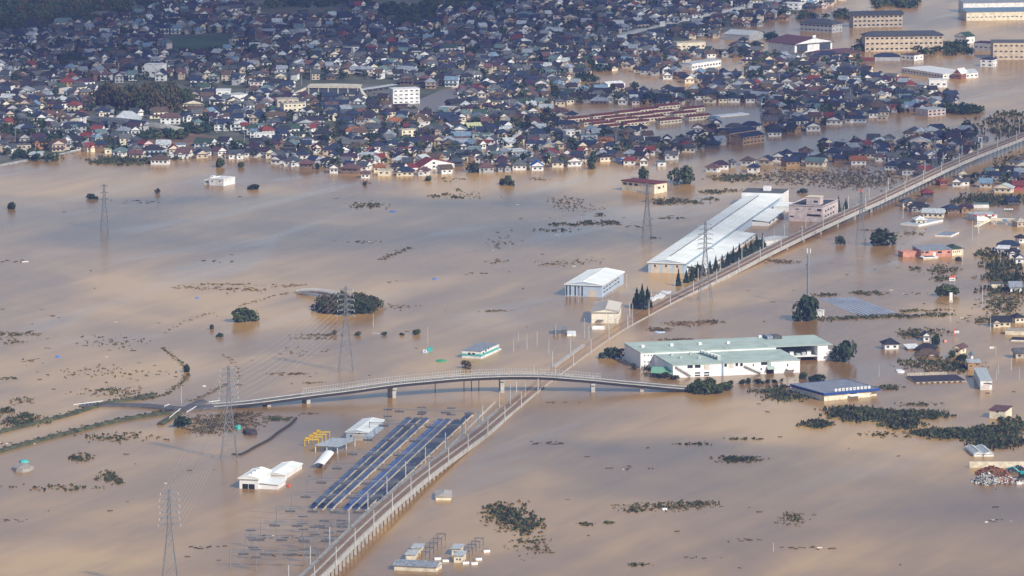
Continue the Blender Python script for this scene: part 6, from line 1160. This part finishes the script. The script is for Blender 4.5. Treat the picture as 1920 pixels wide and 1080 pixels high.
b = MB(); b.box(3, -26, -2, w + 10, -8, 3.6); b.build('front_hall', wm('brown'), T); b = MB(); roof_mb(b, 'h', 3, -26, w + 10, -8, 3.65, 2.6, 1); b.build('front_roof', rm('plum'), T)
blockb('long white factory at the upper right corner', (1812, 39), (1935, 37), 22, 8.2, 'cream', 'sky', 1, 'factory', 'white_factory', 's', 1.6, .6, True, .8); blockb('rear white factory hall at the upper right corner', (1806, 24), (1935, 22), 20, 9.5, 'white', 'steel', 1, 'factory', 'white_factory', 's', 1.6, .6, False, .6)
blockb('white stores with long flat roof amid flood', (1690, 136), (1768, 148), 30, 4.0, 'white', 'white', 1, 'shop', 'flat_store'); blockb('small white office on stilts before the river', (1742, 164), (1776, 164), 10, 6.4, 'white', 'white', 1, 'office'); blockb('white two-storey house left of tan building', (1838, 125), (1862, 126), 12, 6.4, 'white', 'navy', 2, 'house', 'white_house', 'h', 1.6)
blockb('church-like white house with brick gable', (1787, 148), (1802, 149), 12, 4.4, 'brick', 'white', 1, 'house', 'white_house', 'e', 4.2); blockb('long white wing of the church-like house', (1803, 148), (1834, 145), 10, 4.2, 'white', 'pale', 1, 'house', 'white_house', 'g', 2.4); blockb('white house with green gabled roof right of school', (1790, 80), (1812, 82), 12, 6, 'white', 'green', 1, 'house', 'white_house', 'e', 3.4); blockb('flat brown-roofed shop near the school bushes', (1690, 112), (1714, 114), 14, 4.8, 'white', 'brown', 1, 'shop', 'flat_store'); blockb('red-roofed shed in the flood below gym', (1610, 120), (1640, 120), 10, 3, 'brown', 'maroon', 0, 'shed', 'red_shed', 'g', 1.8); blockb('dark slate hall in the flood below school', (1640, 114), (1688, 114), 14, 3.4, 'grey', 'navy', 0, 'hall', 'dark_hall', 'h', 2.6)
blockb('dark-roofed white hall below the school gym', (1528, 112), (1572, 113), 12, 4.2, 'white', 'navy', 1, 'hall', 'dark_hall', 'h', 2.8); blockb('white flat warehouse below the town pond', (1140, 168), (1172, 166), 12, 4, 'white', 'white', 0, 'warehouse', 'white_shed', 'g', 1.6)
blockb('curved beige long hall in the upper right town', (1269, 94), (1323, 92), 10, 6.4, 'cream', 'cream', 1, 'hall', 'beige_hall'); blockb('white long hall in the right town', (1297, 132), (1352, 124), 12, 5.6, 'white', 'pale', 1, 'hall', 'white_shed'); blockb('striped metal shed in the upper right town', (1358, 74), (1405, 77), 26, 5, 'grey', 'pale', 0, 'shed', 'metal_shed', 'g', 3.0)
blockb('white apartment at the upper right hill', (1468, 19), (1498, 20), 10, 7, 'white', 'white', 2, 'apartment block'); blockb('cream and white apartment behind gym', (1502, 14), (1550, 13), 12, 8, 'white', 'beige', 2, 'apartment block'); blockb('beige office left of the station front', (520, 207), (560, 206), 10, 9, 'beige', 'beige', 2, 'office'); blockb('white hall with pale flat roof by the station', (497, 185), (550, 183), 18, 5, 'white', 'pale', 1, 'hall'); blockb('lone white office in the upper middle town', (643, 103), (673, 103), 10, 7.4, 'white', 'grey', 2, 'office'); blockb('white office right of the upper middle town', (767, 112), (792, 112), 9, 6, 'white', 'brown', 1, 'office')
blockb('pale pyramid-roofed hall beside the town overpass', (214, 232), (262, 232), 16, 3.0, 'grey', 'pale', 0, 'hall', 'pale_hall', 'h', 6.0, 1.0); blockb('temple hall with dark sweeping roof at the hillside', (42, 60), (74, 60), 14, 4.5, 'brown', 'dark', 0, 'temple', 'temple_hall', 'h', 6.5, 1.6); blockb('grey-green roofed hall right of the temple', (106, 52), (136, 51), 10, 4.5, 'cream', 'teal', 1, 'hall', 'pale_hall', 'g', 3.5); blockb('teal-roofed hall at the left picture edge', (12, 150), (48, 150), 12, 3.2, 'grey', 'teal', 0, 'hall', 'pale_hall', 'h', 4.4)
blockb('long white school annex with red edge on the shore', (730, 290), (792, 284), 10, 3.2, 'white', 'red', 1, 'building', 'long_block', 'f', 0, .2); blockb('long low hall with pale roof on the shore', (645, 298), (700, 300), 10, 3.6, 'grey', 'pale', 1, 'hall', 'long_block', 's', .8)
# red and white hall on the shore
f, w = frame_AB((797, 318), (852, 315)); T = thing('gabled_hall', 'white hall with steep lopsided gable and red roof on shore', 'hall', f.loc, f.rz); b = MB(); ax = w * .28; prof = [(-4, 1.8), (ax, 7.6), (w, 3.6)]
b.hull([(-4, 0, -2), (w, 0, -2), (w, 0, 3.6), (ax, 0, 7.6), (-4, 0, 1.8)], [(-4, 14, -2), (w, 14, -2), (w, 14, 3.6), (ax, 14, 7.6), (-4, 14, 1.8)]); b.build('wall', wm('white'), T)
for (x0, z0), (x1, z1) in zip(prof, prof[1:]):
    b = MB(); b.hull([(x0, -.5, z0 + .01), (x1, -.5, z1 + .01), (x1, 14.5, z1 + .01), (x0, 14.5, z0 + .01)], [(x0, -.5, z0 + .35), (x1, -.5, z1 + .35), (x1, 14.5, z1 + .35), (x0, 14.5, z0 + .35)]); b.build('roof', rm('red'), T)
b = MB(); b.box(-14, 3, -2, -4.003, 12, 1.4); b.build('low_wing', wm('white'), T); b = MB(); roof_mb(b, 's', -14, 3, -4.003, 12, 1.45, 2, .3); b.build('wing_roof', rm('red'), T)
for x, z in ((1, 1), (w * .3, 1.2), (w * .3, 4), (w * .55, 1.2), (w * .7, 1.2), (w * .85, 1.2)): window(T, x, 0, z, 2.0, 1.3)
# rows of temporary red-roofed houses
RR = [(1085, 229), (1115, 235), (1133, 238.5), (1156, 243), (1133, 223), (1155, 227), (1175, 231), (1196, 236), (1180, 217), (1205, 222), (1226, 227), (1258, 232), (1215, 212), (1243, 217), (1285, 219), (1312, 225), (1255, 205), (1302, 210)]
for k, (x, y) in enumerate(RR):
    blockb('cream row house with red roof, %s of its line counted from the %s' % (ORD[k % 4], ['left shore side', 'middle left', 'middle right', 'river side', 'far right'][k // 4]), (x - 20, y + 2), (x + 20, y - 2), 5.6, 3.2, 'cream', 'maroon', 1, 'row house', 'row_house', 'g', .9, .25, False, 1.0, 'rows of red-roofed houses', 3.4)
b = MB(); f, w = frame_AB((1345, 221), (1405, 215)); single((lambda q: (q.box(0, 0, -1, w, 10, 1.0), q)[1])(b), 'drowned_roof', WHITE, 'long white roof at water level beside red-roofed rows', 'roof', f.loc, f.rz)
simple('blue_shed', 'bright light blue shed at the end of red-roofed rows', 'shed', (1329, 225), (1342, 226), 6, 2.0, 'g', 1.0, 'blue', 'sky')
T = thing('sign_tower', 'white tower sign with blue panel beside the far viaduct', 'sign', at(1838, 279)); b = MB(); b.box(-1.5, -.6, -1, 1.5, .6, 9); b.build('tower', WHITE, T); b = MB(); b.box(-.9, -.66, 5.4, .9, -.602, 8.6); b.build('panel', mat('tower_blue', (.05, .08, .25), .5), T)
# poles in the town, each one on its own
tp = {}
for k in range(46):
    px = hr.uniform(20, 1700); py = hr.uniform(140, 318)
    if any(inside(px, py, t) for t in TOWN): tp.setdefault(nearmark(px, py), []).append((px, py))
for key, L in tp.items():
    for i, (px, py) in enumerate(sorted(L)):
        T = thing('utility_pole', 'pale thin utility pole %s%s' % (key, '' if len(L) == 1 else ', ' + ORD[i] + ' from left'), 'pole', at(px, py), 0, 'utility poles of the town'); ob('shaft', PM, T, None, 0, (8, 8, hr.uniform(9, 12))); ob('crossarm', XA, T, (0, 0, 8.4))

# ---------------------------------------------------------------- haze
hz = MB(); hz.box(-2600, -300, -1.5, 2600, 9000, 548); hm = bpy.data.materials.new('haze_air'); hm.use_nodes = True; nt = hm.node_tree; nt.nodes.remove(nt.nodes['Principled BSDF'])
pv = nt.nodes.new('ShaderNodeVolumePrincipled'); pv.inputs['Color'].default_value = (.34, .46, 1.0, 1); pv.inputs['Density'].default_value = 0.000034; pv.inputs['Anisotropy'].default_value = 0.0
nt.links.new(pv.outputs[0], nt.nodes['Material Output'].inputs['Volume'])
tag(hz.build('haze', hm), 'thin blue haze over the plain', kind='stuff')
